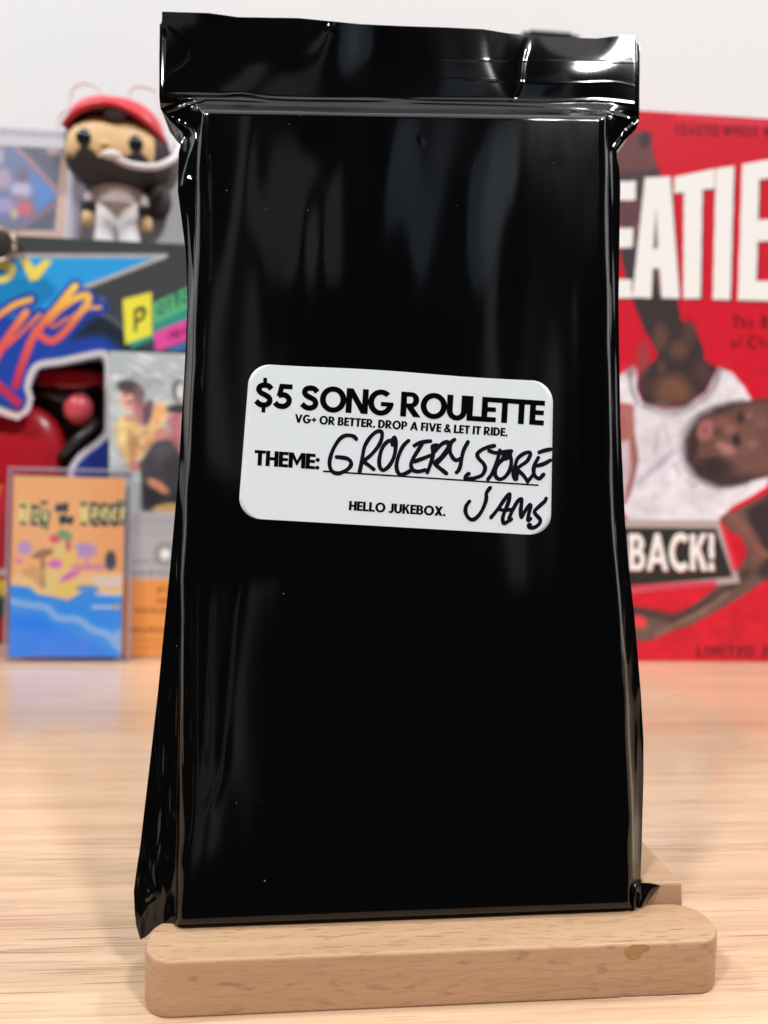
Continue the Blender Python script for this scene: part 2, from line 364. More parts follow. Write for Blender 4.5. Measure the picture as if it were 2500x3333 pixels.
# ------------------------------------------------------------------ painter: flat print on the faces of cartons, as vertex colours of a fine grid
def seg_dist(x, y, pts, want_t=False):
    best = np.full(x.shape, 1e9); T = np.zeros(x.shape); acc = 0.
    for (ax, ay), (bx, by) in zip(pts, pts[1:]):
        dx, dy = bx - ax, by - ay; L2 = dx * dx + dy * dy + 1e-9; L = math.sqrt(L2)
        t = np.clip(((x - ax) * dx + (y - ay) * dy) / L2, 0, 1)
        d = np.hypot(x - ax - t * dx, y - ay - t * dy)
        if want_t: T = np.where(d < best, acc + t * L, T)
        best = np.minimum(best, d); acc += L
    return (best, T / acc) if want_t else best
class Paint:
    def __init__(s, x, y, base): s.x = x; s.y = y; s.c = np.zeros(x.shape + (3,)); s.c[:] = base
    def put(s, a, col):
        a = np.clip(a, 0, 1)[..., None]; s.c = s.c * (1 - a) + np.asarray(col, float) * a
    def poly(s, pts, col, soft=0, alpha=1.):
        ins = np.zeros(s.x.shape, bool); n = len(pts)
        for i in range(n):
            (xa, ya), (xb, yb) = pts[i], pts[(i + 1) % n]
            if ya == yb: continue
            ins ^= ((ya > s.y) != (yb > s.y)) & (s.x < (xb - xa) * (s.y - ya) / (yb - ya) + xa)
        a = ins.astype(float)
        if soft:
            d = seg_dist(s.x, s.y, list(pts) + [pts[0]]); a = np.clip(.5 + np.where(ins, d, -d) / soft, 0, 1)
        s.put(a * alpha, col); return ins
    def line(s, pts, w, col, soft=2., sp=True, alpha=1.):
        if sp: pts = spline(pts, 5)
        d = seg_dist(s.x, s.y, pts); a = np.clip((w / 2 - d) / soft + .5, 0, 1) * alpha
        s.put(a, col if not callable(col) else col(s.x, s.y))
    def ell(s, cx, cy, rx, ry, col, rot=0., soft=.15, alpha=1.):
        c, q = math.cos(rot), math.sin(rot); X = (s.x - cx) * c + (s.y - cy) * q; Y = -(s.x - cx) * q + (s.y - cy) * c
        r = np.hypot(X / rx, Y / ry); s.put(np.clip((1 - r) / soft + .5, 0, 1) * alpha, col)
    def polys(s, pl, col):
        for p in pl:
            xs = [q[0] for q in p]; ys = [q[1] for q in p]
            m = (s.x > min(xs) - 1) & (s.x < max(xs) + 1) & (s.y > min(ys) - 1) & (s.y < max(ys) + 1)
            if not m.any(): continue
            sub = Paint(s.x[m], s.y[m], (0, 0, 0)); ins = sub.poly(p, (1, 1, 1)); cc = s.c[m]; cc[ins] = col; s.c[m] = cc
def mottle(P, amt, box=None):
    n = sum(math.pow(.7, k) * np.sin(P.x * fx + 2 * np.sin(P.y * fy * .7) + k) * np.sin(P.y * fy + 1.7 * np.sin(P.x * fx * .6 + k)) for k, (fx, fy) in enumerate(((.021, .017), (.043, .051), (.09, .083), (.17, .15))))
    m = 1. if box is None else (np.clip((P.x - box[0]) / 8, 0, 1) * np.clip((box[2] - P.x) / 8, 0, 1) * np.clip((P.y - box[1]) / 8, 0, 1) * np.clip((box[3] - P.y) / 8, 0, 1))
    P.c = P.c * (1 + amt * n * m)[..., None]
class Face:
    """a printed upright face: origin P0 (bottom, on table), yaw, lean back; painted in photo pixels where it stands"""
    def __init__(s, P0, yaw, lean, a0, a1, z0, z1, step):
        s.P0 = np.array(P0, float)
        s.ex = np.array([math.cos(yaw), math.sin(yaw), 0]); back = np.array([-math.sin(yaw), math.cos(yaw), 0])
        s.ey = math.cos(lean) * np.array([0, 0, 1.]) + math.sin(lean) * back; s.n = np.cross(s.ex, s.ey)
        s.a = np.arange(a0, a1 + step * .5, step); s.b = np.arange(z0, z1 + step * .5, step)
        s.a[-1] = a1; s.b[-1] = z1
        A, B = np.meshgrid(s.a, s.b); s.V = s.P0 + A[..., None] * s.ex + B[..., None] * s.ey
        s.x, s.y = proj(s.V)
    def build(s, name, paint, mat, parent, lift=.0004, cut=None):
        nr, nc = s.x.shape; V = s.V + s.n * lift; Q = grid_faces(nr, nc)
        if cut is not None:
            c = cut.ravel(); Q = Q[~c[Q].any(1)]
        o = np_mesh(name, V.reshape(-1, 3), Q, mat, None, False)
        inv = parent.matrix_world.inverted(); o.data.transform(inv); o.parent = parent
        rgb = np.clip(paint.c, 0, 255) / 255.
        lin = np.where(rgb <= .04045, rgb / 12.92, ((rgb + .055) / 1.055) ** 2.4).reshape(-1, 3)
        at = o.data.color_attributes.new('print', 'FLOAT_COLOR', 'POINT')
        at.data.foreach_set('color', np.concatenate([lin, np.ones((len(lin), 1))], 1).astype(np.float32).ravel())
        return o
# ------------------------------------------------------------------ the setting: wooden tabletop of glued staves, wall
YAW = math.radians(5.0)
def uv(u, v, z=0.0): return (u * math.cos(YAW) - v * math.sin(YAW), u * math.sin(YAW) + v * math.cos(YAW), z)
random.seed(7)
top = box('tabletop', -.95, 1.0, .112, .672, -.030, -.0012, M['gap']); top.rotation_euler = (0, 0, YAW); top['kind'] = 'structure'
RW = .040
stave_me = {L: boxmesh(0, L, 0, RW - .00003, -.028, 0, .00002, 1) for L in (.45, .56, .66, .74)}
for L, me in stave_me.items(): me.materials.append(M['table']); me.name = 'stave'
for r in range(14):
    v0 = .1122 + r * RW; u = -.95 + -random.uniform(0, .1) if r > 7 else -.95 - .02 * (r % 3)
    while u < 1.0:
        L = random.choice((.45, .56, .66, .74)) if r > 7 else .74
        if u + L > 1.02: L = min((.45, .56, .66, .74), key=lambda q: abs(u + q - 1.0))
        if 1:
            o = bpy.data.objects.new('stave', stave_me[L]); COL.objects.link(o); o.parent = top; o.location = (u, v0, random.uniform(-.00004, .00004))
        u += L + .00006
w = box('wall', -1.6, 1.6, .675, .73, -.9, 1.9, M['wall']); w.rotation_euler = (0, 0, YAW); w['kind'] = 'structure'

# ------------------------------------------------------------------ beech stand
SY = math.radians(5.8)
stand = empty('wooden_stand', (-.0405, .1476, 0), SY)
tag(stand, 'small beech wood stand with a rounded front lip holding up the black bag', 'stand')
def rounded_slab(name, u0, u1, v0, v1, z0, z1, rads, bev, parent, mats):
    pts = []
    for (cx, cy, a0), r in zip(((u0, v0, 180), (u1, v0, 270), (u1, v1, 0), (u0, v1, 90)), rads):
        ox = cx + (r if cx == u0 else -r); oy = cy + (r if cy == v0 else -r)
        for k in range(9):
            a = math.radians(a0 + 90 * k / 8); pts.append((ox + r * math.cos(a), oy + r * math.sin(a)))
    bm = bmesh.new(); vs = [bm.verts.new((x, y, z0)) for x, y in pts]; f = bm.faces.new(vs[::-1])
    ret = bmesh.ops.extrude_face_region(bm, geom=[f]); 
    for v in [g for g in ret['geom'] if isinstance(g, bmesh.types.BMVert)]: v.co.z = z1
    bm.normal_update()
    if bev:
        ed = [e for e in bm.edges if abs(e.verts[0].co.z - e.verts[1].co.z) < 1e-7]
        bmesh.ops.bevel(bm, geom=ed, offset=bev, segments=3, profile=.5, affect='EDGES')
    bmesh.ops.recalc_face_normals(bm, faces=bm.faces[:])
    for f in bm.faces:
        f.material_index = 0 if f.normal.z > .8 else 1; f.smooth = f.normal.z < .98
    me = bpy.data.meshes.new(name); bm.to_mesh(me); bm.free()
    for m_ in mats: me.materials.append(m_)
    o = bpy.data.objects.new(name, me); COL.objects.link(o); o.parent = parent; return o
lip = rounded_slab('front_lip', -.0058, .1176, 0, .0145, 0, .012, (.0062, .0062, .0068, .005), .0007, stand, (M['beech'], M['beech_edge']))
# rear foot, cross rail and the leaning back rest the bag rests on
def prism8(name, P, mat, parent, bev=.0006):
    bm = bmesh.new(); v = [bm.verts.new(p) for p in P]
    for f in ((0, 3, 2, 1), (4, 5, 6, 7), (0, 1, 5, 4), (1, 2, 6, 5), (2, 3, 7, 6), (3, 0, 4, 7)): bm.faces.new([v[i] for i in f])
    bmesh.ops.recalc_face_normals(bm, faces=bm.faces[:])
    bmesh.ops.bevel(bm, geom=bm.edges[:], offset=bev, segments=2, profile=.5, affect='EDGES')
    me = bpy.data.meshes.new(name); bm.to_mesh(me); bm.free(); return link(name, me, mat, parent)
prism8('rear_foot', [(.1052, .0146, 0), (.1158, .0146, 0), (.1152, .066, 0), (.1052, .066, 0), (.1052, .0148, .0166), (.1144, .0148, .0166), (.1128, .066, .0166), (.1052, .066, .0166)], M['beech'], stand)
box('rear_rail', .004, .1050, .0480, .066, 0, .0164, M['beech'], stand, .0006)
t10 = math.tan(math.radians(10))
prism8('back_rest', [(.03, .0482, .0165), (.075, .0482, .0165), (.075, .056, .0165), (.03, .056, .0165), (.033, .0482 + .13 * t10, .1465), (.072, .0482 + .13 * t10, .1465), (.072, .056 + .13 * t10, .1465), (.033, .056 + .13 * t10, .1465)], M['beech'], stand)

# ------------------------------------------------------------------ black zip bag with a boxed tape inside
kD = 1.507
BA = on_z(np.array(375 * kD), np.array(1998 * kD), .0135); BB = on_z(np.array(1380 * kD), np.array(1960 * kD), .0135)
bex = BB - BA; bex = bex / np.linalg.norm(bex); LEAN = math.radians(10)
bback = np.array([-bex[1], bex[0], 0]); bey = math.cos(LEAN) * np.array([0, 0, 1.]) + math.sin(LEAN) * bback; bn = np.cross(bex, bey)
bag = empty('black_zip_bag', tuple(BA), math.atan2(bex[1], bex[0]))
tag(bag, 'glossy black plastic zip bag with a white sticker, leaning on the wooden stand', 'bag')
def pin(o, parent):
    """world-space mesh under a placed parent"""
    o.data.transform(parent.matrix_world.inverted()); o.parent = parent; return o
rng = np.random.RandomState(4)
def wave(x, y):
    """slow undulation of the stretched film, millimetres towards the viewer"""
    X, Y = x / 1000., y / 1000.
    e = .22 + .78 / (1 + np.exp((Y - 1.35) * 5)); h = 0
    for lam, amp, sk, ph in ((.43, .20, .25, .4), (.235, .075, -.16, 1.9), (.151, .030, .12, 4.0), (.098, .008, -.05, 2.2)):
        h = h + amp * np.sin(2 * np.pi * (X + sk * Y + .03 * np.sin(3 * Y + ph)) / lam + ph) * (.7 + .3 * np.sin(2.1 * Y + ph * 2))
    return h * e
def dome(x, y): return 1.1 * (1 - ((x - 1320) / 720.) ** 2) * np.clip(1 - ((y - 1600) / 1500.) ** 2, 0, 1)
RIDGES = [  # pixel polyline, width, height mm
    (c7((205, 300), (250, 430), (270, 700), (287, 960), (270, 1200), (255, 1420)), 9, .5),
    (c7((395, 0), (402, 500), (398, 900)), 5, .25), (c7((350, 0), (352, 700), (345, 1200), (330, 1700)), 10, .22),
    (c7((300, 600), (290, 1000), (262, 1770)), 8, .2),
    (cL((550, 950), (548, 1400), (546, 1900), (555, 2200)), 7, .45), (cL((650, 100), (655, 500), (645, 900), (640, 2200)), 6, .2),
    (cL((610, 0), (600, 800), (600, 2000)), 9, .2), (cL((500, 100), (490, 800), (500, 1300), (480, 2200)), 7, .25),
    (cB((375, 0), (350, 600), (300, 1000), (312, 1180), (300, 1260), (240, 1300), (225, 1400)), 10, .8),
    (cB((430, 0), (432, 190), (425, 330), (420, 640)), 10, .5), (cB((240, 1150), (262, 1190), (230, 1260)), 16, .9), (cB((440, 1370), (420, 1400)), 10, .6),
    (cB((590, 0), (580, 600), (520, 1100), (510, 1350)), 14, .12),
    (cL((790, 460), (760, 1200), (720, 2200)), 24, .075), (cL((1085, 330), (1010, 900), (960, 1400), (900, 2200)), 34, .11),
    (cB((830, 0), (800, 300), (700, 600)), 30, .06),
    (cT((100, 740), (365, 662)), 8, .8), (cT((365, 662), (380, 900), (405, 1416)), 7, .35), (cT((130, 760), (310, 870), (270, 1050), (230, 1200)), 7, .7),
    (cT((215, 1260), (260, 1190), (300, 1185)), 18, 1.0), (cT((110, 620), (480, 628), (620, 622), (900, 650), (1660, 660)), 8, .5), (cT((120, 652), (480, 655), (800, 668)), 5, .3),
    (cU((0, 672), (740, 690), (1330, 715)), 6, .35), (cU((0, 655), (720, 662), (1000, 668), (1300, 660), (1560, 685)), 9, .5),
    (cU((1345, 720), (1380, 900), (1400, 1416)), 8, .4), (cU((1350, 735), (1540, 790)), 9, .9), (cU((1390, 1000), (1480, 880), (1570, 800)), 9, .9),
    (cU((1560, 250), (1565, 480), (1560, 700)), 6, .4),
    (cU((845, 270), (810, 400), (790, 560), (740, 655)), 15, .6), (cU((590, 200), (600, 400), (700, 600), (745, 660)), 30, -.12),
    
    (cT((110, 200), (105, 600)), 8, .3), (cT((150, 180), (280, 320), (240, 410), (170, 460), (110, 520)), 8, .18), (cT((1190, 160), (1225, 175)), 26, .5),
    (cU((180, 380), (420, 392), (1560, 410)), 4, .1), (cU((300, 520), (1050, 545), (1400, 540), (1560, 570)), 5, .16),
    (cU((130, 900), (155, 950)), 12, .07), 
    (D((1308, 500), (1318, 900), (1328, 1150), (1345, 1500)), 8, .2), (D((1318, 400), (1326, 700), (1333, 1000), (1345, 1300), (1362, 1600)), 6, .3),
    (D((1360, 1500), (1368, 1700), (1368, 1900)), 14, .35), (D((1376, 1600), (1374, 1800)), 8, .3),
    (D((1250, 560), (1258, 760), (1262, 1000), (1275, 1200)), 46, .16), (D((1200, 330), (1215, 520)), 60, -.12),
]
def features(x, y):
    h = np.zeros(x.shape)
    for pts, wd_, amp in RIDGES:
        xs = [p[0] for p in pts]; ys = [p[1] for p in pts]; m = (x > min(xs) - 3 * wd_) & (x < max(xs) + 3 * wd_) & (y > min(ys) - 3 * wd_) & (y < max(ys) + 3 * wd_)
        if not m.any(): continue
        d, t = seg_dist(x[m], y[m], spline(pts, 4) if len(pts) > 2 else pts, True)
        h[m] += amp * .45 * np.exp(-(d / (wd_ * .6)) ** 2) * np.clip(np.minimum(t, 1 - t) * 5 + .25, 0, 1)
    return h
def pl(tab, yy): return np.interp(yy, [a for a, b in tab], [b for a, b in tab])
seamL = [(25, 350), (49, 350), (53, 345), (130, 344), (205, 344), (222, 345), (236, 347), (243, 353), (257, 364), (271, 379), (281, 393), (295, 397), (310, 391), (328, 386), (413, 384), (465, 391), (542, 401), (647, 405), (752, 401), (863, 395), (1029, 385), (1230, 367), (1493, 341), (1593, 329), (1733, 311), (1873, 294), (1950, 289), (1980, 291), (1998, 303)]
edgeL = [(25, 392), (205, 398), (222, 425), (245, 430), (400, 424), (540, 422), (783, 415), (1000, 403), (1248, 390), (1608, 385), (1998, 378)]
faceL = [(25, 440), (205, 448), (222, 452), (245, 452), (540, 450), (783, 436), (1000, 425), (1248, 414), (1608, 409), (1800, 410), (1998, 394)]
faceR = [(78, 1270), (222, 1285), (262, 1292), (464, 1292), (900, 1297), (1123, 1305), (1435, 1336), (1960, 1356)]
edgeR = [(78, 1330), (222, 1335), (240, 1314), (262, 1312), (464, 1314), (900, 1320), (1123, 1326), (1435, 1354), (1700, 1368), (1960, 1372)]
seamR = [(78, 1375), (96, 1375.5), (100, 1382), (243, 1381), (262, 1380), (279, 1374), (300, 1352), (331, 1330), (364, 1338), (404, 1340), (656, 1336), (908, 1340), (1123, 1350), (1238, 1360), (1326, 1370), (1493, 1384), (1600, 1390), (1680, 1390), (1830, 1386), (1960, 1381)]
C0 = [(345, 25), (450, 28), (515, 37), (646, 39), (696, 44), (778, 52), (863, 56), (960, 59), (1043, 63), (1099, 72), (1191, 80), (1289, 83), (1338, 77), (1374, 78), (1390, 78)]
C1 = [(345, 204), (863, 215), (1381, 223)]; C2 = [(345, 222), (1381, 240)]; C3 = [(345, 245), (1381, 262)]
C4 = [(285, 1962), (289, 1972), (294, 2012), (303, 2029), (313, 2025), (323, 2017), (333, 2005), (350, 2000), (375, 1998), (1380, 1960), (1400, 1952)]
LN = [25, 204, 222, 245, 1998]; RN = [78, 223, 240, 262, 1960]
rows = []
for z, n in enumerate((84, 12, 16, 520)):
    for i in range(n): rows.append((z, i / n))
rows.append((3, 1.0))
cols = [(0, i / 44) for i in range(44)] + [(1, i / 26) for i in range(26)] + [(2, i / 330) for i in range(330)] + [(3, i / 26) for i in range(26)] + [(4, i / 34) for i in range(35)]
nr, nc = len(rows), len(cols)
Zr = np.array([r[0] for r in rows]); Tr = np.array([r[1] for r in rows])
yl = np.array([LN[z] + (LN[z + 1] - LN[z]) * t for z, t in rows]); yr = np.array([RN[z] + (RN[z + 1] - RN[z]) * t for z, t in rows])
xs5 = np.stack([pl(seamL, yl), pl(edgeL, yl), pl(faceL, yl), pl(faceR, yr), pl(edgeR, yr), pl(seamR, yr)], 1)
Zc = np.array([c[0] for c in cols]); Tc = np.array([c[1] for c in cols])
XX = xs5[:, Zc] * (1 - Tc) + xs5[:, Zc + 1] * Tc
CC = [pl(c, XX) for c in (C0, C1, C2, C3, C4)]
CCs = np.stack(CC, 0); ii = np.arange(nr)
YY = np.take_along_axis(CCs, Zr[None, :, None].repeat(nc, 2), 0)[0] * (1 - Tr[:, None]) + np.take_along_axis(CCs, Zr[None, :, None].repeat(nc, 2) + 1, 0)[0] * Tr[:, None]
# depth profile across: flat face, rounded box edge, film falling back to the side seam (mm)
EDGE = 3.2; SEAM = np.interp(yl, [25, 300, 900, 1500, 1998], [8, 6.5, 6, 4.8, 4.4])[:, None]; T = Tc[None, :]; SEAMR = 5.6
rnd = lambda q: EDGE * (1 - np.sqrt(np.clip(1 - q * q, 0, 1)))
dc = np.where((Zc == 0)[None, :], SEAM + (EDGE - SEAM) * Tc ** 1.25, np.where(Zc == 1, rnd(1 - Tc), np.where(Zc == 2, 0, np.where(Zc == 3, rnd(Tc), EDGE + (SEAMR - EDGE) * (1 - (1 - Tc) ** 1.25)))))
b = np.where(Zr == 0, 0, np.where(Zr == 1, .15 * Tr, np.where(Zr == 2, .15 + .85 * np.sin(Tr * np.pi / 2) ** .8, 1)))[:, None]
d = dc * b + 4.6 * (1 - b)
sx, sy = XX * kD, YY * kD
# header flap: loose film curling gently
hz = (Zr == 0)[:, None] * np.sin(np.pi * np.clip(Tr, 0, 1))[:, None]
hz2 = (Zr == 0)[:, None] * (1 - Tr)[:, None]
d = d - hz * (1.3 * np.exp(-((XX - 1240) / 95.) ** 2) - .3 * np.exp(-((XX - 1085) / 38.) ** 2) + .5 * np.sin(XX / 75.) / (1 + np.exp((XX - 940) / 14.))) - hz2 * (.35 * np.exp(-((XX - 1335) / 55.) ** 2) + .5 * np.sin(XX / 130. + 1) + 1.2 * np.exp(-((XX - 720) / 60.) ** 2))
face_w = np.clip((Zc == 2) * 1. + (Zc == 1) * Tc + (Zc == 3) * (1 - Tc), 0, 1)[None, :] * b
d = d - (wave(sx, sy) + dome(sx, sy)) * face_w * np.clip(Tc * 20, 0, 1)[None, :] ** 0 - features(sx, sy)
# fine crumples of the side fins
fin = (1 - np.clip(face_w + (1 - b), 0, 1))
cr = np.sin(sx * .16 + 3 * np.sin(sy * .006)) * .10 + .14 * np.sin(sx * .07 + sy * .004 + 2 * np.sin(sy * .011)) + .08 * np.sin(sy * .035 + sx * .05) * np.exp(-((sy - 2900) / 260.) ** 2) * 3
d = d - fin * cr
# rounded bottom rim
bot = np.clip((Tr - .992) / .008, 0, 1)[:, None] * (Zr == 3)[:, None]
d = d + .25 * (1 - np.sqrt(np.clip(1 - bot ** 2, 0, 1))) * (face_w > .5)
def surf(x, y, dmm):
    P0 = BA; dd = ray(x, y); t = (((P0 - CAM) @ bn) - dmm * .001) / (dd @ bn); return CAM + dd * t[..., None]
V = surf(sx, sy, d)
front = np_mesh('bag_front', V.reshape(-1, 3), grid_faces(nr, nc, True), M['film'], None, True)
pin(front, bag)
# back half of the pouch, mirrored through the seam plane
kk = list(range(0, nr - 1, 4)) + [nr - 1]; cc_ = list(range(0, nc - 1, 3)) + [nc - 1]
Vf = V[np.ix_(kk, cc_)]; df = d[np.ix_(kk, cc_)]; bb = b[kk]
dback = np.where(bb > .02, 22.0 - df, df + .35); dback = np.maximum(dback, df + .05); dback[:, 0] = df[:, 0]; dback[:, -1] = df[:, -1]
Vb = Vf - bn * ((dback - df) * .001)[..., None]; Vb[:, 4:-4, 2] = np.maximum(Vb[:, 4:-4, 2], .0128)
back_ = np_mesh('bag_back', Vb.reshape(-1, 3), grid_faces(len(kk), len(cc_), False), M['film'], None, True); pin(back_, bag)
# bottom gusset closing front to back
g0 = Vf[-1]; g1 = Vb[-1]; n_ = len(cc_)
pin(np_mesh('bag_bottom', np.concatenate([g0, g1]), grid_faces(2, n_), M['film'], None, False), bag)
# turned up film corner at the right foot of the bag
fu = np.linspace(0, 1, 14); FU, FV = np.meshgrid(fu, fu)
cor = np.array([(2066, 2880), (2150, 2884), (2104, 2944), (2066, 2962)], float)
PX = (cor[0][:, None, None] * (1 - FU) * (1 - FV) + cor[1][:, None, None] * FU * (1 - FV) + cor[2][:, None, None] * FU * FV + cor[3][:, None, None] * (1 - FU) * FV)
fl = np_mesh('corner_flap', surf(PX[0], PX[1] - 9 * np.sin(FU * 3) * (1 - FV), .6 + 3.0 * FU ** .7 + 1.4 * np.sin(FU * 7) * FV - .8 * np.sin(FV * 3.1)).reshape(-1, 3), grid_faces(14, 14, True), M['film'], None, True)
pin(fl, bag); sm = fl.modifiers.new('thick', 'SOLIDIFY'); sm.thickness = .0003
# dust specks on the film
dv = []; dq = []
for (x, y), r_ in zip(c7((527, 265), (1110, 408), (812, 397), (1235, 747), (1087, 1437), (1180, 625)) + cB((1142, 1107), (1117, 497), (925, 505), (767, 1010)) + cL((1447, 642), (485, 1112), (573, 1548), (1305, 162)) + cU((30, 757), (495, 1105), (380, 1355), (1018, 1075)) + cT((935, 820), (1010, 760), (780, 1375)), [2.4, 2.2, 1.2, 1.3, 1.3, 1.] + [3.2, 1.2, 2., 1.] + [2.4, 2., 1.4, 1.] + [1.4, 1.6, 1.4, 1.6] + [1.8, 1.6, 1.4]):
    x = np.array(x); y = np.array(y); k0 = len(dv); hh = -(wave(x, y) + dome(x, y)) - .06
    for k in range(6):
        a = k * math.pi / 3; q = r_ * .5 * (1 + .35 * math.sin(3 * k + x)); dv.append(surf(x + q * math.cos(a), y + q * 1.3 * math.sin(a), hh))
    dv.append(surf(x, y, hh - .09)); dq += [(k0 + k, k0 + 6, k0 + (k + 1) % 6) for k in range(6)]
ds = mesh('dust_specks', dv, dq, M['dust']); ds['kind'] = 'stuff'; pin(ds, bag)

# ------------------------------------------------------------------ the white sticker
LC = D((539.5, 783.5), (1195, 824.5), (1189.5, 1157.5), (513.5, 1118.5))  # corners before rounding: tl tr br bl
LC = [np.array(p) for p in LC]; LWp, LHp, RAD = 655., 334., 46.
def lab(u, v): return LC[0] * ((1 - u) * (1 - v))[..., None] + LC[1] * (u * (1 - v))[..., None] + LC[2] * (u * v)[..., None] + LC[3] * ((1 - u) * v)[..., None]
vv = np.unique(np.round(np.concatenate([(RAD / LHp) * (1 - np.cos(np.linspace(0, np.pi / 2, 14))), np.linspace(RAD / LHp, 1 - RAD / LHp, 24), 1 - (RAD / LHp) * (1 - np.cos(np.linspace(0, np.pi / 2, 14)))]), 5))
uu = np.linspace(0, 1, 60); q = np.minimum(vv, 1 - vv) * LHp
ins = np.where(q < RAD, RAD - np.sqrt(np.clip(RAD ** 2 - (RAD - q) ** 2, 0, None)), 0) / LWp
UU = ins[:, None] + (1 - 2 * ins[:, None]) * uu[None, :]; VV = vv[:, None] + 0 * UU
LP = lab(UU, VV); lx, ly = LP[..., 0], LP[..., 1]
ly = ly + 2.2 * np.sin(UU * 9 + 1) * (1 - VV) ** 6
LLIFT = .11
lsurf = lambda x, y, up: surf(x, y, -(dome(x, y) + wave(x, y) + LLIFT + up))
st = np_mesh('sticker', lsurf(lx, ly, 0.0).reshape(-1, 3), grid_faces(*lx.shape, True), M['paper'], None, False)
pin(st, bag); sm = st.modifiers.new('thick', 'SOLIDIFY'); sm.thickness = .00009; sm.offset = -1; st['label'] = 'white rounded paper sticker with printed and handwritten words'
cS = K(740, 1150, .6631)
def print_poly(name, polys, mat, up=.045):
    V = []; Fq = []
    for i, p in enumerate(polys):
        a = sum(p[k][0] * p[(k + 1) % len(p)][1] - p[(k + 1) % len(p)][0] * p[k][1] for k in range(len(p)))
        if a > 0: p = p[::-1]
        k0 = len(V); P = np.array(p)
        V += list(lsurf(P[:, 0], P[:, 1], up + (i % 23) * .0012)); Fq.append(tuple(range(k0, k0 + len(p))))
    o = mesh(name, V, Fq, mat); 
    o.data.transform(bag.matrix_world.inverted()); o.parent = st; return o
def tl(txt, a, b, up, tr, gw=.23): A, B = cS(a, b); return text_px(txt, A, B, (up[0] * .6631, up[1] * .6631), tr, .14, gw)
print_poly('headline_print', tl('$5 SONG ROULETTE', (131, 262), (1553, 354), (7, -121), -.005), M['ink'])
print_poly('tagline_print', tl('VG+ OR BETTER. DROP A FIVE & LET IT RIDE.', (330, 339), (1375, 408), (3, -41), .045, .27), M['ink'])
print_poly('theme_print', tl('THEME:', (131, 549), (451, 570), (4, -75), .02, .25) + [cS(*[(470 + 1058 * (i + di) / 16, 574.5 + 69 * (i + di) / 16 + dy) for di, dy in ((0, 0), (1, 0), (1, 7.5), (0, 7.5))]) for i in range(16)], M['ink'])
print_poly('shop_name_print', tl('HELLO JUKEBOX.', (596, 770), (1070, 799), (3, -46), .03, .26), M['ink'])
h1 = K(1050, 1380, .2411); h2 = K(1420, 1420, .2411); h3 = K(1480, 1560, .205)
STR = [h1((455, 203), (425, 170), (380, 155), (310, 155), (240, 195), (170, 290), (120, 400), (96, 500), (102, 590), (145, 650), (215, 665), (290, 640), (350, 600), (385, 550), (375, 500), (330, 465), (260, 452), (190, 445)),
 h1((500, 650), (530, 500), (560, 330), (595, 250), (650, 170), (710, 115), (765, 95), (800, 115), (803, 170), (780, 250), (730, 330), (650, 420), (555, 500)), h1((550, 505), (620, 555), (690, 610)),
 h1((945, 280), (935, 235), (890, 230), (830, 285), (785, 380), (765, 500), (778, 590), (820, 622), (880, 585), (940, 500), (975, 400), (988, 290), (985, 210), (970, 180), (945, 210)),
 h1((1160, 225), (1125, 255), (1080, 310), (1030, 420), (1000, 540), (1008, 630), (1050, 682), (1110, 670), (1180, 635)),
 h1((1240, 290), (1310, 255), (1400, 235), (1455, 230)), h1((1340, 275), (1280, 370), (1215, 480), (1195, 560), (1220, 620), (1290, 640), (1385, 620)), h1((1240, 505), (1340, 470), (1445, 428)),
 h1((1545, 285), (1485, 300), (1490, 370), (1485, 450), (1450, 560), (1415, 650)), h1((1490, 400), (1560, 320), (1620, 265), (1680, 248), (1700, 300), (1660, 370), (1600, 450), (1515, 530), (1600, 610), (1660, 660)),
 h2((0, 170), (60, 115), (120, 80), (165, 80), (175, 120), (150, 200), (90, 280), (0, 380)), h2((0, 390), (60, 440), (138, 500)),
 h2((245, 45), (205, 80), (188, 140), (190, 220), (225, 290), (270, 322), (330, 300)), h2((428, 75), (370, 190), (345, 290), (325, 400), (300, 460), (275, 485)),
 h2((785, 128), (700, 145), (610, 185), (555, 240), (575, 300), (640, 370), (660, 440), (620, 520), (530, 560), (450, 575), (392, 572), (405, 530), (440, 505)),
 h2((715, 195), (800, 222), (900, 212), (1015, 200)), h2((858, 190), (835, 290), (800, 400), (750, 510), (700, 578)),
 h2((900, 240), (1000, 250), (940, 300), (900, 290)), h2((1000, 240), (900, 310), (840, 370), (800, 450), (798, 530), (850, 578), (920, 555), (980, 480), (1010, 390), (1010, 300), (985, 240)),
 h2((1060, 575), (1040, 500), (1065, 400), (1100, 300), (1180, 235), (1255, 215), (1270, 250), (1230, 330), (1150, 390), (1080, 440)), h2((1090, 450), (1170, 520), (1235, 610)), h2((1080, 580), (1095, 480), (1085, 420)), h2((1235, 610), (1300, 530)),
 h2((1378, 290), (1335, 370), (1315, 450), (1330, 530), (1390, 570), (1450, 515)), h2((1392, 215), (1460, 192), (1545, 175)), h2((1370, 395), (1450, 372), (1540, 325)),
 h3((565, 132), (520, 190), (503, 230), (503, 300), (480, 390), (420, 520), (350, 605), (280, 640), (210, 600), (172, 510), (185, 420), (235, 350)),
 h3((578, 605), (640, 530), (710, 440), (790, 320), (868, 232), (872, 290), (845, 390), (800, 500), (765, 600), (770, 680), (795, 700), (850, 665), (900, 632)), h3((700, 470), (780, 490), (890, 480)),
 h3((865, 615), (920, 490), (1000, 350), (1060, 312), (1060, 400), (1048, 500), (1060, 600), (1120, 500), (1195, 405), (1205, 450), (1175, 560), (1168, 650), (1205, 625)),
 h3((1452, 305), (1430, 350), (1340, 430), (1268, 510), (1300, 570), (1358, 640), (1340, 710), (1260, 765), (1185, 760), (1175, 725), (1200, 722))]
V = []; Fq = []
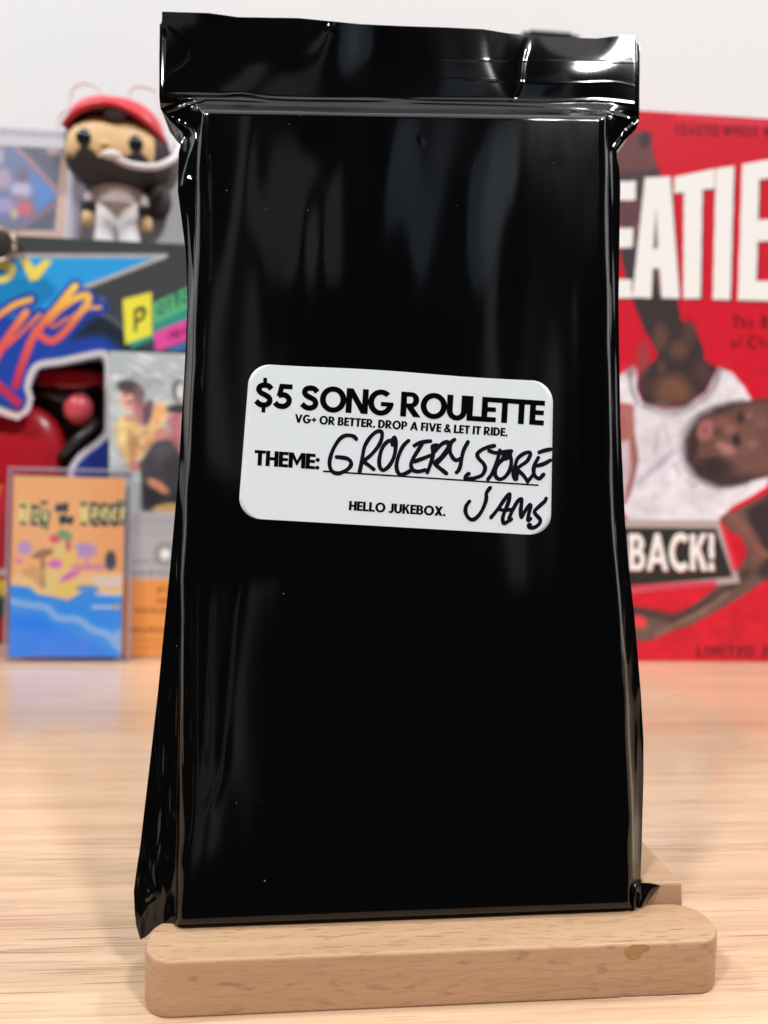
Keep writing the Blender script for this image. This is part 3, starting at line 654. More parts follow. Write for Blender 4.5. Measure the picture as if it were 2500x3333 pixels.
for si, s_ in enumerate(STR):
    P = spline(s_, 6); wd_ = 12.6 if s_[0][1] > 1555 else 13.0; n = len(P); up0 = .065 + (si % 9) * .003
    for i, p in enumerate(P):
        t = P[min(i + 1, n - 1)] - P[max(i - 1, 0)]; t = t / (np.linalg.norm(t) + 1e-9); nn = np.array([t[1], -t[0]]) * wd_ / 2 * (1 + .07 * math.sin(i * .35 + si))
        for q_ in (p + nn, p - nn): V.append(lsurf(q_[0], q_[1], up0 + i * 3e-5))
    k0 = len(V) - 2 * n
    for i in range(n - 1): Fq.append((k0 + 2 * i, k0 + 2 * i + 1, k0 + 2 * i + 3, k0 + 2 * i + 2))
    for i, p in enumerate(P):
        if i not in (0, n - 1) and i % 3: continue
        k1 = len(V)
        for k in range(12): V.append(lsurf(p[0] + wd_ * .5 * math.cos(-k * math.pi / 6), p[1] + wd_ * .5 * math.sin(-k * math.pi / 6), up0 + .003 + (i % 7) * .0004))
        Fq.append(tuple(range(k1, k1 + 12)))
hw = mesh('handwriting', V, Fq, M['marker']); hw.data.transform(bag.matrix_world.inverted()); hw.parent = st
hw['label'] = 'black marker handwriting reading GROCERY STORE JAMS'
# dried resin drop on the front edge of the stand
rz_ = [on_plane(np.array(x), np.array(y), np.array([-.0405, .1476, 0]), np.array([math.sin(SY), -math.cos(SY), 0])) for x, y in K(1700, 2500, .4822)((735, 1240),)][0]
ln = Vector(rz_) - stand.location; ln.rotate(Matrix.Rotation(-SY, 3, 'Z'))
ellipsoid('resin_drop', (ln.x, -.00002, ln.z), (.0020, .00028, .0016), M['resin'], stand, fn=lambda p: p * (1 + .25 * math.sin(900 * p[0])))
ellipsoid('resin_drop', (ln.x + .0022, -.00002, ln.z + .0007), (.0019, .00012, .0009), M['resin'], stand)

# ------------------------------------------------------------------ red cereal box
def n_yaw(a): return np.array([math.sin(a), -math.cos(a), 0.])
def grad(stops):
    ys = [s[0] for s in stops]; cs = np.array([s[1] for s in stops], float)
    return lambda x, y: np.stack([np.interp(y, ys, cs[:, i]) for i in range(3)], -1)
ry = math.radians(4.5); P0 = on_z(np.array(1380 * kD), np.array(1428 * kD), 0.0)
cer = empty('cereal_box', tuple(P0), ry)
tag(cer, 'big red cereal box with huge white letters and a basketball player', 'cereal box')
box('carton', -.09, .118, 0, .062, 0, .3160, M['carton_red'], cer, .0004)
Fc = Face(P0, ry, 0, -.0896, .1176, .0004, .3156, .0005); P = Paint(Fc.x, Fc.y, (216, 18, 46))
DK = (70, 56, 58); BR = (122, 84, 76)
P.poly(c4((100, 640), (200, 480), (300, 370), (400, 345), (470, 380), (480, 520), (520, 660), (560, 780), (600, 1000), (560, 1500), (690, 1880), (330, 1880), (230, 1600), (180, 1200), (100, 800)), (112, 74, 74), 12)
P.poly(c4((190, 720), (540, 690), (560, 900), (300, 1000), (180, 960)), (84, 62, 68), 14); P.ell(*c4((410, 430))[0], 18, 26, (70, 52, 58), .4, .5)
P.poly(c4((200, 1020), (400, 1020), (360, 1180), (200, 1180)), (104, 66, 78), 14); P.poly(c4((190, 1420), (420, 1420), (560, 1860), (300, 1860), (200, 1640)), (66, 58, 64), 10)
P.poly(c4((170, 1400), (240, 1660), (170, 1700)), (216, 18, 46), 6)
P.poly(c5((370, -120), (760, -120), (800, 130), (950, 250), (1020, 400), (1030, 530), (1160, 600), (1050, 820), (850, 975), (600, 990), (430, 940), (370, 760), (420, 620), (560, 510), (575, 440), (440, 220), (330, -60)), (62, 50, 52), 8)
for cx, cy, a, b_, c in ((600, 290, 70, 130, (100, 72, 64)), (785, 420, 90, 90, (104, 74, 64)), (880, 260, 70, 120, (84, 64, 62)), (720, 820, 190, 150, (122, 82, 64)), (610, 590, 40, 70, (92, 68, 62)), (430, 780, 50, 90, (88, 56, 62)), (1000, 640, 90, 110, (84, 60, 60))):
    P.ell(*c5((cx, cy))[0], a * .3315, b_ * .3315, c, 0, .9)
WH = (236, 231, 240)
P.poly(c5((120, 760), (230, 640), (340, 575), (375, 640), (365, 800), (420, 930), (620, 1010), (850, 975), (1050, 830), (1170, 590), (1300, 640), (1420, 780), (1505, 930), (1280, 960), (1000, 1070), (850, 1270), (860, 1500), (980, 1650), (1200, 1750), (1680, 1640), (1640, 1760), (1500, 1850), (1300, 1960), (1150, 2120), (900, 2160), (330, 2160), (200, 1960), (200, 1200), (330, 960), (200, 940)), WH, 7)
P.poly(c5((190, 960), (340, 960), (350, 1250), (380, 1500), (300, 1850), (200, 1950)), (176, 110, 104), 10); P.poly(c5((190, 1330), (290, 1300), (310, 1600), (240, 1900), (190, 1900)), (214, 196, 206), 8)
P.line(c5((300, 650), (320, 820), (380, 960)), 8, (130, 126, 145)); P.line(c5((330, 1250), (370, 1450), (330, 1700), (250, 1930)), 8, (150, 100, 110))
P.line(c5((1180, 600), (1080, 830), (850, 990), (620, 1020), (430, 960)), 10, (150, 146, 158)); P.line(c5((1205, 610), (1110, 850), (870, 1025), (620, 1055), (420, 985)), 5, (140, 136, 140))
P.line(c5((1480, 950), (1270, 945), (1000, 1050), (850, 1270), (840, 1480), (960, 1660), (1200, 1760), (1450, 1720)), 18, (150, 146, 158)); P.line(c5((1430, 900), (1220, 940), (960, 1040), (800, 1260), (790, 1500), (930, 1690), (1180, 1800)), 5, (165, 160, 160))
P.line(c5((380, 1730), (520, 1600), (720, 1420)), 20, (196, 190, 214), 16); P.line(c5((740, 1530), (790, 1640)), 10, (196, 186, 200), 8); P.line(c5((870, 1700), (930, 1760), (960, 1700)), 10, (196, 186, 200), 8)
P.poly(c5((845, 1300), (985, 1070), (1270, 950), (1500, 915), (1760, 880), (1900, 1200), (1760, 1640), (1600, 1680), (1350, 1745), (1180, 1760), (970, 1665), (855, 1500)), (70, 52, 52), 8)
P.poly(c5((885, 1300), (1010, 1100), (1250, 1000), (1500, 940), (1760, 890), (1900, 1200), (1760, 1640), (1450, 1650), (1180, 1640), (960, 1500)), (118, 82, 75), 34)
for cx, cy, a, b_, c in ((1050, 1200, 70, 90, (190, 116, 116)), (1260, 1400, 70, 50, (170, 118, 110)), (1020, 1230, 30, 60, (200, 170, 150)), (1350, 1310, 40, 60, (62, 52, 50)), (1390, 1090, 40, 50, (84, 60, 58)), (1150, 1580, 170, 90, (60, 44, 46)), (1510, 1340, 50, 40, (140, 104, 104)), (1230, 1130, 60, 50, (142, 92, 88)), (1600, 1120, 60, 70, (134, 94, 92)), (930, 1330, 40, 130, (62, 46, 50))):
    P.ell(*c5((cx, cy))[0], a * .3315, b_ * .3315, c, 0, .9)
P.poly(c6((1180, 250), (1400, 150), (1800, -60), (2200, 100), (2300, 700), (1659, 850), (1500, 960), (1250, 1120), (900, 1310), (700, 1370), (480, 1470), (330, 1460), (200, 1380), (250, 1180), (340, 1130), (560, 1180), (740, 1210), (900, 1130), (1120, 960), (1400, 720), (1450, 600), (1400, 450), (1260, 370)), (108, 82, 74), 7)
P.poly(c6((1430, 190), (1800, -40), (2300, 100), (2200, 700), (1640, 860), (1540, 800), (1640, 640), (1560, 480), (1480, 330)), (58, 46, 50), 26)
P.line(c6((350, 1170), (600, 1210), (740, 1240), (950, 1150), (1200, 1000), (1450, 800)), 26, (72, 54, 54), 22); P.ell(*c6((390, 1275))[0], 26, 20, (224, 60, 70), .3, .5)
P.line(c6((1300, 250), (1480, 430), (1560, 640)), 30, (140, 88, 82), 26)
for cx, cy, a, b_, c, r_ in ((430, 500, 60, 150, (134, 90, 84), 0), (300, 620, 60, 60, (142, 92, 90), 0), (620, 1700, 60, 70, (214, 206, 224), .5), (560, 1200, 120, 200, (236, 230, 238), .3), (900, 1900, 200, 90, (236, 230, 238), 0), (560, 1330, 20, 120, (196, 188, 206), .2), (660, 1250, 18, 110, (200, 192, 210), -.3), (1180, 1010, 60, 26, (60, 44, 46), .1)):
    P.ell(*c5((cx, cy))[0], a * .3315, b_ * .3315, c, r_, 1.2, .7)
for cx, cy, a, b_, c in ((1000, 1230, 46, 70, (176, 112, 108)), (1335, 1300, 30, 52, (46, 38, 38)), (1200, 1360, 60, 40, (176, 120, 108)), (1380, 1080, 34, 60, (70, 50, 48)), (1480, 1060, 40, 36, (146, 104, 102)), (1500, 1350, 40, 36, (144, 104, 104)), (1040, 1205, 14, 50, (140, 76, 76)), (1400, 1090, 16, 34, (66, 50, 50)), (1370, 1310, 16, 34, (60, 46, 46)), (1100, 1500, 120, 30, (64, 46, 46)), (1290, 1200, 60, 44, (150, 100, 92)), (1160, 1230, 50, 40, (92, 62, 58))):
    P.ell(*c5((cx, cy))[0], a * .3315, b_ * .3315, c, 0, .7, .9)
P.line(c6((760, 1300), (1000, 1180), (1260, 1000)), 16, (140, 108, 98), 14); P.line(c6((560, 1400), (700, 1330)), 14, (134, 104, 92), 12); P.line(c6((1560, 560), (1640, 620)), 20, (150, 98, 76), 18)
mottle(P, .05, (1900, 1180, 2900, 2200))
P.poly(c6((-700, 275), (1175, 280), (1385, 895), (-700, 1080)), (186, 172, 170), 4); P.poly(c6((-700, 345), (1145, 362), (1310, 838), (-700, 1010)), (44, 42, 40), 3)
P.poly(c6((1185, 330), (1220, 330), (1360, 760), (1310, 790)), (226, 60, 84), 3)
P.poly(c6((-700, 985), (1150, 868), (1150, 925), (-700, 1050)), (214, 70, 92), 4)
A, B = c6((290, 775), (1130, 775)); P.polys(text_px('BACK!', (A[0] + 3, A[1] + 5), (B[0] + 3, B[1] + 5), (0, -118), .05), (150, 40, 56)); P.polys(text_px('BACK!', A, B, (0, -120), .05), (250, 246, 244))
LT = (252, 251, 249); SH = (70, 24, 36)
letters = [
 [(-250, 830), (330, 800), (325, 975), (-60, 985), (-60, 1225), (305, 1225), (300, 1400), (-60, 1410), (-60, 1690), (290, 1685), (295, 1855), (-250, 1860)],
 [(410, 770), (640, 762), (725, 1860), (560, 1855), (540, 1590), (480, 1590), (470, 1855), (295, 1850)],
 [(675, 765), (1040, 690), (1040, 870), (930, 880), (912, 1860), (755, 1860), (760, 905), (670, 912)],
 [(1048, 690), (1215, 665), (1180, 1872), (1020, 1868)],
 [(1285, 650), (1800, 560), (1795, 740), (1440, 790), (1430, 1150), (1760, 1140), (1755, 1340), (1425, 1345), (1415, 1700), (1760, 1700), (1750, 1890), (1245, 1872)],
]
for L_ in letters: P.poly([(x + 5, y + 6) for x, y in c4(*L_)], SH, 4, .8)
P.line(c4((2240, 640), (2060, 560), (1930, 700), (1960, 1000), (2180, 1300), (2200, 1650), (2060, 1800), (1900, 1700)), 60, LT)
for L_ in letters: P.poly(c4(*L_), LT, 2)
P.poly(c4((510, 1050), (528, 1400), (484, 1415)), (110, 100, 100), 3)
TD = (92, 8, 26)
for txt, f_, a, b_, up in (('TOASTED WHOLE', c4, (672, 392), (1425, 400), -92), ('WHEAT FLAKES', c4, (1470, 401), (2300, 412), -92), ('The', c5, (1310, 205), (1510, 208), -120), ('Breakfast', c5, (1590, 208), (2150, 214), -120), ('of', c5, (1290, 402), (1400, 403), -120), ('Champions', c5, (1455, 404), (2150, 412), -120), ('LIMITED', c6, (950, 1622), (1515, 1625), -110), ('EDITION', c6, (1600, 1626), (2150, 1630), -110)):
    A, B = f_(a, b_); s_ = {c4: .3616, c5: .3315, c6: .3315}[f_]; P.polys(text_px(txt, A, B, (4 if 'I' in txt else 0, up * s_), .22, .13), TD)
P.line(c4((700, 215), (900, 235), (1100, 262), (1500, 290)), 14, (240, 110, 128), 12, alpha=.5)
Fc.build('front_print', P, M['print'], cer)

# black block on top of the cereal box
bt = empty('black_block', tuple(on_plane(np.array(1186 * kD), np.array(200 * kD), P0 + np.array([0, .016, 0]), n_yaw(ry)) * np.array([1, 1, 0]) + np.array([0, 0, .3163])), ry)
tag(bt, 'small black stepped block peeking over the top edge of the black bag', 'block')
zt = on_plane(np.array(1186 * kD), np.array(62 * kD), np.array(bt.location), n_yaw(ry))[2] - bt.location.z
box('body', -.0168, .0168, 0, .018, 0, zt - .0022, M['black'], bt, .0008); box('cap', -.0120, .0128, .002, .016, zt - .0021, zt, M['black'], bt, .0005)

# ------------------------------------------------------------------ black toy carton on the left
vT = .469; PT = np.array(uv(0, vT)); nY = n_yaw(YAW)
zT = on_plane(np.array(300.), np.array(779.), PT, nY)[2]
toy = empty('toy_carton', tuple(PT), YAW)
tag(toy, 'black toy carton with orange script on blue, yellow P tag and cut out window', 'toy box')
Ft = Face(PT, YAW, 0, -.315, -.02, .001, zT - .0006, .0009); P = Paint(Ft.x, Ft.y, (62, 66, 70))
P.poly(c2((-400, 640), (300, 560), (880, 560), (900, 720), (1080, 1000), (1080, 1060), (900, 1060), (820, 1020), (300, 1120), (220, 1450), (-400, 1500)), (24, 66, 170), 30)
P.poly(c2((720, 760), (840, 690), (1000, 800), (1200, 1000), (2000, 1000), (2000, 1100), (1040, 1010), (850, 870), (600, 900)), (24, 36, 48), 30)
P.line(c2((800, 680), (920, 730), (1040, 820)), 12, (96, 96, 98), 8)
P.poly(c2((-500, 225), (1330, 225), (690, 480), (500, 700), (-500, 760)), (40, 160, 232), 5); P.poly(c2((-500, 420), (350, 380), (470, 470), (440, 560), (200, 700), (-500, 700)), (16, 132, 198), 16)
P.line(c2((-500, 208), (1378, 212), (660, 492)), 13, (196, 186, 180), 8, sp=False)
Y_ = (246, 220, 96)
P.line(c2((60, 275), (0, 250), (-90, 280), (-110, 350), (-60, 410), (40, 405), (100, 350), (95, 300), (20, 300)), 22, Y_, 8); P.poly(c2((160, 240), (235, 235), (290, 310), (370, 240), (440, 250), (320, 410), (250, 425), (225, 360)), Y_, 8)
gs = grad([(750 + 460 * .3918, (252, 214, 96)), (750 + 640 * .3918, (248, 178, 84)), (750 + 800 * .3918, (238, 108, 78)), (750 + 1000 * .3918, (232, 84, 88)), (750 + 1300 * .3918, (196, 42, 74))])
sc_ = [((-80, 760), (30, 680), (130, 615), (255, 575)), ((-60, 1120), (20, 960), (110, 830), (215, 685)), ((130, 1290), (190, 1100), (270, 900), (360, 770), (470, 650), (560, 540), (625, 465)), ((-40, 1040), (90, 930), (210, 820), (330, 700)), ((300, 830), (370, 900), (450, 915), (540, 840), (640, 720), (730, 600), (720, 540), (620, 570), (500, 650), (400, 760)), ((600, 720), (720, 650), (835, 640)), ((-200, 1000), (-60, 1230), (60, 1350), (150, 1430)), ((430, 800), (470, 790), (560, 730))]
for s_ in sc_: P.line(c2(*s_), 46, (28, 62, 170), 8)
for s_, w_ in zip(sc_, (20, 26, 26, 14, 24, 12, 26, 12)): P.line(c2(*s_), w_, gs, 6)
P.line(c2((830, 560), (850, 590)), 6, (120, 115, 125), 4); P.line(c2((860, 550), (875, 590)), 4, (120, 115, 125), 4)
TE = (44, 150, 132)
P.poly(c2((1060, 930), (1270, 850), (1270, 790), (2000, 440), (2000, 560), (1100, 985)), TE, 5)
P.poly(c2((1020, 572), (1262, 510), (1266, 868), (1040, 950)), (240, 230, 72), 5); P.poly(c2((1266, 605), (2000, 270), (2000, 440), (1274, 790)), (92, 178, 126), 5); P.poly(c2((1310, 1020), (2000, 760), (2000, 800), (1400, 1040)), (50, 120, 180), 4)
P.poly(c2((1275, 848), (2000, 560), (2000, 740), (1292, 1012)), (232, 76, 160), 5)
A, B = c2((1110, 850), (1215, 800)); P.polys(text_px('P', A, B, (0, -75), .1), (70, 74, 40))
A, B = c2((1310, 710), (1760, 505)); P.polys(text_px('ortable', A, B, (0, -62), .12, .12), (30, 92, 72))
A, B = c2((1390, 930), (1640, 835)); P.polys(text_px('mic', A, B, (0, -46), .12, .14), (130, 24, 84))
P.poly(c2((-500, 1450), (60, 1500), (225, 1490), (600, 2000), (600, 3600), (-500, 3600)), (168, 28, 46), 6)
P.poly(c2((900, 1000), (2000, 1000), (2000, 3500), (900, 3500)), (60, 62, 66), 4); P.poly(c2((560, 1960), (890, 1700), (900, 3500), (560, 3500)), (30, 54, 150), 4)
P.line(c2((-60, 2020), (20, 1880), (60, 1800)), 34, (200, 150, 40), 12); P.line(c2((-40, 2220), (20, 2080)), 24, (206, 84, 40), 12)
P.line(c3((-60, 1180), (30, 1150), (20, 1260)), 30, (214, 196, 60), 14); P.line(c3((-60, 1060), (40, 1050)), 22, (190, 186, 186), 10); P.line(c3((-20, 1400), (20, 1300)), 40, (40, 60, 62), 20)
win = c2((336, 1160), (560, 1130), (820, 1085), (862, 1125), (868, 1640), (800, 1730), (640, 1850), (560, 1970), (540, 2100), (-400, 2100), (-400, 1480), (30, 1560), (150, 1585), (250, 1520), (284, 1400), (262, 1310))
P.line(c2((-260, 1380), (-60, 1470), (40, 1510), (150, 1545), (225, 1495), (256, 1395), (232, 1300), (262, 1190), (330, 1115), (520, 1085), (830, 1020), (885, 1060), (900, 1130), (898, 1640), (830, 1750), (700, 1850), (610, 1950), (585, 2080)), 22, (214, 206, 212), 6)
cutp = Paint(Ft.x, Ft.y, (0, 0, 0)); cut = cutp.poly(win, (1, 1, 1))
P.poly(c2((868, 1740), (868, 2000), (680, 1985), (790, 1900)), (28, 50, 140), 4)
Ft.build('front_print', P, M['print'], toy, .0002, cut)
# carton shell: rear and sides, open behind the window
zc0, zc1 = 0, zT
box('carton_back', -.3155, -.0195, .052, .054, zc0, zc1, M['carton_black'], toy); box('carton_top', -.3155, -.0195, .0003, .0519, zc1 - .0012, zc1, M['carton_black'], toy)
box('carton_base', -.3155, -.0195, .0003, .0519, 0, .0012, M['carton_black'], toy)
for x_ in (-.3155, -.0207): box('carton_side', x_, x_ + .0012, .0003, .0519, .0013, zc1 - .0013, M['carton_black'], toy)
M['tray'] = plain('window_tray', srgb(64, 56, 54), .5, .2, 60); M['toy_red'] = plain('red_toy_plastic', srgb(176, 26, 40), .28, .08, 60); M['toy_dark'] = plain('dark_toy_plastic', srgb(48, 44, 46), .35, .2, 60); M['toy_pink'] = plain('red_knob_plastic', srgb(220, 84, 98), .3, .08, 60)
box('window_tray', -.30, -.12, .030, .032, .01, zT - .05, M['tray'], toy)
def tp(cx, cy, back): p_ = Vector(on_plane(*[np.array(q) for q in c2((cx, cy))[0]], PT + np.array(uv(0, back)), nY)) - toy.location; p_.rotate(Matrix.Rotation(-YAW, 3, 'Z')); return tuple(p_)
ellipsoid('toy_knob', tp(655, 1480, .018), (.0090, .008, .0098), M['toy_pink'], toy)
ellipsoid('toy_body', tp(120, 1960, .018), (.031, .012, .038), M['toy_red'], toy, 2.6)
ellipsoid('toy_lid', tp(600, 1240, .022), (.021, .006, .0065), M['toy_red'], toy, 4)
tube('toy_handle', [tp(300, 1330, .02), tp(430, 1360, .016), tp(560, 1420, .016), tp(820, 1290, .02)], .0032, M['toy_dark'], toy)
tube('toy_strap', [tp(520, 1900, .012), tp(640, 1760, .012), tp(830, 1600, .014)], .004, M['toy_dark'], toy)

# round badge hanging on the carton's left
bc = on_plane(np.array(-6.), np.array(798.), PT - np.array(uv(0, .0042)), nY)
bd = empty('round_badge', tuple(bc), YAW); tag(bd, 'round metal badge with pale rim on the top edge of the black toy carton', 'badge')
M['badge'] = plain('badge_metal', srgb(176, 160, 140), .25, .2, 200, metal=.7)
ring = [(.0092 * math.cos(a), 0, .0092 * math.sin(a)) for a in np.linspace(0, 2 * math.pi, 41)]
tube('rim', ring, .0014, M['badge'], bd); ellipsoid('face', (0, .0004, 0), (.0084, .0010, .0084), M['toy_dark'], bd)

# ------------------------------------------------------------------ silver video sleeve
pv = on_z(np.array(330 * kD), np.array(1421 * kD), 0.0); v_ = float(pv @ np.array([-math.sin(YAW), math.cos(YAW), 0])); PV = np.array(uv(0, v_))
ql = on_plane(np.array(354.), np.array(1400.), PV, nY); uL = float(ql @ np.array([math.cos(YAW), math.sin(YAW), 0])); zV = on_plane(np.array(560.), np.array(1150.), PV, nY)[2]
PV = np.array(uv(uL, v_)); vhs = empty('video_sleeve', tuple(PV), YAW)
tag(vhs, 'silver video sleeve with two people and an orange base, behind the orange cassette', 'video')
box('sleeve', 0, .104, 0, .0258, 0, zV, M['silver'], vhs, .0006)
Fv = Face(PV, YAW, 0, .0006, .1034, .0006, zV - .0006, .0007); P = Paint(Fv.x, Fv.y, (186, 197, 202)); cV = K(360, 1150, .4522)
e_ = lambda cx, cy, a, b_, c, rot=0, so=.5, al=1.: P.ell(*cV((cx, cy))[0], a * .4522, b_ * .4522, c, rot, so, al)
rs = random.Random(3)
for k in range(26): e_(rs.uniform(-10, 900), rs.uniform(20, 200), rs.uniform(20, 70), rs.uniform(5, 14), (238, 242, 242), .35, .8, .8)
e_(490, 270, 46, 80, (110, 112, 116)); e_(505, 275, 28, 60, (240, 240, 240))
P.poly(cV((30, 520), (100, 450), (190, 470), (240, 540), (300, 380), (400, 355), (412, 430), (330, 620), (220, 760), (130, 820), (60, 690)), (238, 202, 142), 22); e_(90, 560, 40, 90, (250, 224, 160), .1, .9); e_(350, 430, 40, 70, (226, 172, 120), .3, .9); e_(290, 640, 90, 30, (214, 160, 120), -.8, .9)
P.poly(cV((120, 540), (190, 600), (230, 700), (120, 650)), (206, 160, 116), 14)
e_(145, 315, 78, 105, (222, 174, 156), .1); e_(130, 240, 84, 46, (88, 82, 88), .1); e_(225, 430, 62, 90, (196, 128, 138), -.3); e_(270, 420, 34, 90, (110, 88, 104), .2); e_(205, 300, 44, 70, (150, 118, 122), -.2)
e_(500, 490, 90, 100, (198, 128, 140)); e_(500, 400, 100, 34, (66, 62, 66)); e_(370, 590, 60, 50, (206, 142, 142)); e_(470, 640, 50, 80, (188, 120, 130)); e_(190, 810, 60, 40, (208, 140, 138))
P.poly(cV((320, 640), (420, 620), (520, 740), (1000, 640), (1000, 1140), (235, 1140), (220, 900), (210, 790)), (72, 72, 80), 12); P.poly(cV((240, 960), (1000, 960), (1000, 1140), (235, 1140)), (46, 48, 56), 40)
e_(345, 955, 92, 34, (222, 150, 122), .55); e_(410, 1120, 110, 40, (196, 156, 108), -.1)
mottle(P, .09, (-100, 1200, 2000, 1660))
P.poly(cV((-60, 1140), (1100, 1140), (1100, 1625), (-60, 1625)), (182, 180, 186), 14)
for a_ in ((110, 300, 16, 10, (110, 70, 66)), (170, 296, 16, 10, (110, 70, 66)), (140, 352, 34, 10, (150, 70, 76)), (130, 265, 60, 16, (96, 72, 74)), (250, 420, 14, 10, (90, 56, 60)), (470, 470, 16, 10, (110, 66, 72)), (150, 470, 60, 26, (200, 150, 130)), (380, 700, 90, 60, (92, 90, 98)), (160, 690, 30, 90, (190, 140, 100)), (440, 860, 60, 120, (58, 58, 64))):
    e_(*a_, 0, .9, .8)
for yy, a, al in ((1180, 9, .5), (1215, 9, .6), (1260, 8, .5), (1300, 8, .4), (1500, 14, .5), (1580, 20, .6)):
    for k in range(24): e_(170 + k * 34 + rs.uniform(-6, 6), yy, 13, a, (120, 120, 128), 0, .8, al)
e_(395, 1445, 76, 82, (128, 134, 132)); e_(395, 1445, 50, 56, (196, 196, 200), 0, .8); e_(395, 1445, 28, 30, (250, 250, 250), 0, .8)
P.poly(cV((-60, 1625), (1100, 1625), (1100, 2300), (-60, 2300)), (234, 152, 78), 10)
for yy, x0_, al in ((1700, 340, .7), (1780, 340, .7), (1850, 180, .7), (1990, 130, .8), (2060, 150, .4), (2110, 200, .4)):
    for k in range(24): e_(x0_ + k * 30 + rs.uniform(-5, 5), yy + rs.uniform(-5, 5), 11, 22 if al > .6 else 10, (156, 92, 44), 0, .8, al)
Fv.build('front_print', P, M['print_gloss'], vhs)

# ------------------------------------------------------------------ cassette in a clear case
pa = on_z(np.array(4 * kD), np.array(1433 * kD), 0.0); pb = on_z(np.array(276 * kD), np.array(1433 * kD), 0.0)
cy_ = math.atan2(pb[1] - pa[1], pb[0] - pa[0]); wC = float(np.linalg.norm(pb - pa)); LC5 = math.radians(4.5)
nC = np.cross(np.array([math.cos(cy_), math.sin(cy_), 0]), math.cos(LC5) * np.array([0, 0, 1.]) + math.sin(LC5) * np.array([-math.sin(cy_), math.cos(cy_), 0]))
pt = on_plane(np.array(150 * kD), np.array(1011 * kD), pa, nC); hC = float(pt[2]) / math.cos(LC5)
cas = empty('cassette_case', tuple(pa), cy_); cas.rotation_euler = (-LC5, 0, cy_); bpy.context.view_layer.update()
tag(cas, 'clear cassette case with an orange and blue beach cover', 'cassette')
Fk = Face(pa, cy_, LC5, .0030, wC - .0040, .0034, hC - .0048, .0005)
P = Paint(Fk.x, Fk.y, (252, 192, 132)); 
P.put(np.clip((P.x - 230) / 200, 0, 1) * .6, (248, 160, 92)); P.put(np.clip((60 - P.x) / 40, 0, 1) * .6, (246, 160, 112))
f3 = lambda cx, cy, a, b_, c, rot=0, so=.5, al=1.: P.ell(*c3((cx, cy))[0], a * .3918, b_ * .3918, c, rot, so, al)
for txt, a, b_, up in (('Day', (150, 645), (400, 645), -185), ('at', (462, 545), (560, 545), -80), ('the', (490, 650), (600, 650), -80), ('B', (662, 650), (730, 650), -185), ('each', (750, 645), (1060, 645), -205)):
    A, B = c3(a, b_)
    P.polys(text_px(txt, A, B, (0, up * .3918), .1, .42), (44, 62, 66)); 
    if up < -100: P.polys(text_px(txt, A, B, (0, up * .3918), .1, .13), (240, 230, 150))
for x_ in (185, 275, 360, 690, 770, 860, 940, 1020): f3(x_, 570, 10, 46, (236, 226, 152), 0, .8, .9); f3(x_, 475 + (x_ % 40), 30, 18, (54, 74, 82), 0, .8, .8); f3(x_, 650 - (x_ % 30), 30, 16, (54, 74, 82), 0, .8, .8)
f3(200, 850, 60, 60, (198, 164, 214)); f3(700, 870, 100, 60, (192, 160, 216)); f3(720, 950, 14, 80, (208, 160, 190)); f3(150, 960, 40, 30, (224, 160, 170)); f3(760, 1010, 220, 22, (214, 150, 180))
f3(350, 900, 90, 30, (150, 120, 90), -.3); f3(350, 1010, 22, 150, (180, 140, 100)); f3(260, 1090, 90, 90, (226, 176, 120)); f3(360, 1130, 30, 60, (150, 124, 92))
P.poly(c3((-20, 1080), (150, 1070), (260, 1110), (330, 1200), (700, 1060), (1200, 1060), (1200, 1250), (-20, 1250)), (248, 208, 150), 10)
P.poly(c3((-40, 1140), (90, 1160), (240, 1180), (310, 1240), (440, 1260), (560, 1290), (680, 1220), (760, 1180), (860, 1250), (1200, 1260), (1200, 2000), (-40, 2000)), (34, 152, 250), 8)
f3(490, 860, 50, 80, (240, 214, 140)); f3(470, 1080, 110, 150, (240, 214, 140), .3); f3(560, 1180, 130, 60, (244, 214, 110), -.2); f3(560, 960, 40, 120, (244, 214, 120), .6)
f3(455, 775, 48, 36, (232, 92, 122)); f3(535, 745, 66, 40, (120, 176, 120), .5); f3(560, 830, 22, 50, (208, 110, 110)); f3(455, 985, 60, 38, (226, 124, 200)); f3(575, 1085, 90, 30, (222, 118, 196), -.5); f3(915, 955, 46, 80, (70, 72, 84))
P.poly(c3((-40, 1400), (300, 1440), (560, 1560), (760, 1640), (960, 1760), (1000, 2000), (-40, 2000)), (16, 138, 252), 20)
P.line(c3((20, 1280), (200, 1320), (380, 1350), (470, 1430), (640, 1450), (760, 1530), (880, 1570), (980, 1680), (1060, 1720)), 24, (140, 192, 246), 14); f3(1000, 1600, 80, 70, (136, 188, 244)); f3(720, 1190, 90, 28, (96, 150, 224))
for yy, x0_, x1_ in ((1110, 780, 1010), (1150, 800, 1010), (1235, 800, 1020), (1345, 770, 920)):
    P.line(c3((x0_, yy), (x1_, yy)), 12, (226, 222, 230), 8, sp=False, alpha=.85)
f3(965, 1345, 34, 26, (190, 180, 140))
Fk.build('cover_card', P, M['print_gloss'], cas, -.0012)
box('tape', .005, wC - .006, .0038, .0132, .005, hC - .007, M['grey_case'], cas, .0006)
box('case_lid', .0004, wC - .0004, 0, .0009, .0004, hC - .0004, M['clear'], cas, .0003)
box('case_base', .0004, wC - .0004, .0150, .0160, .0004, hC - .0004, M['clear'], cas, .0003)
for nm, a_ in (('side_rim', (0, .0011, .001, .0149, .0017, hC - .0017)), ('side_rim', (wC - .0011, wC, .001, .0149, .0017, hC - .0017)), ('top_rim', (0, wC, .001, .0149, hC - .0011, hC)), ('bottom_rim', (0, wC, .001, .0149, 0, .0011))):
    box(nm, *a_, M['rim'], cas, .0003)

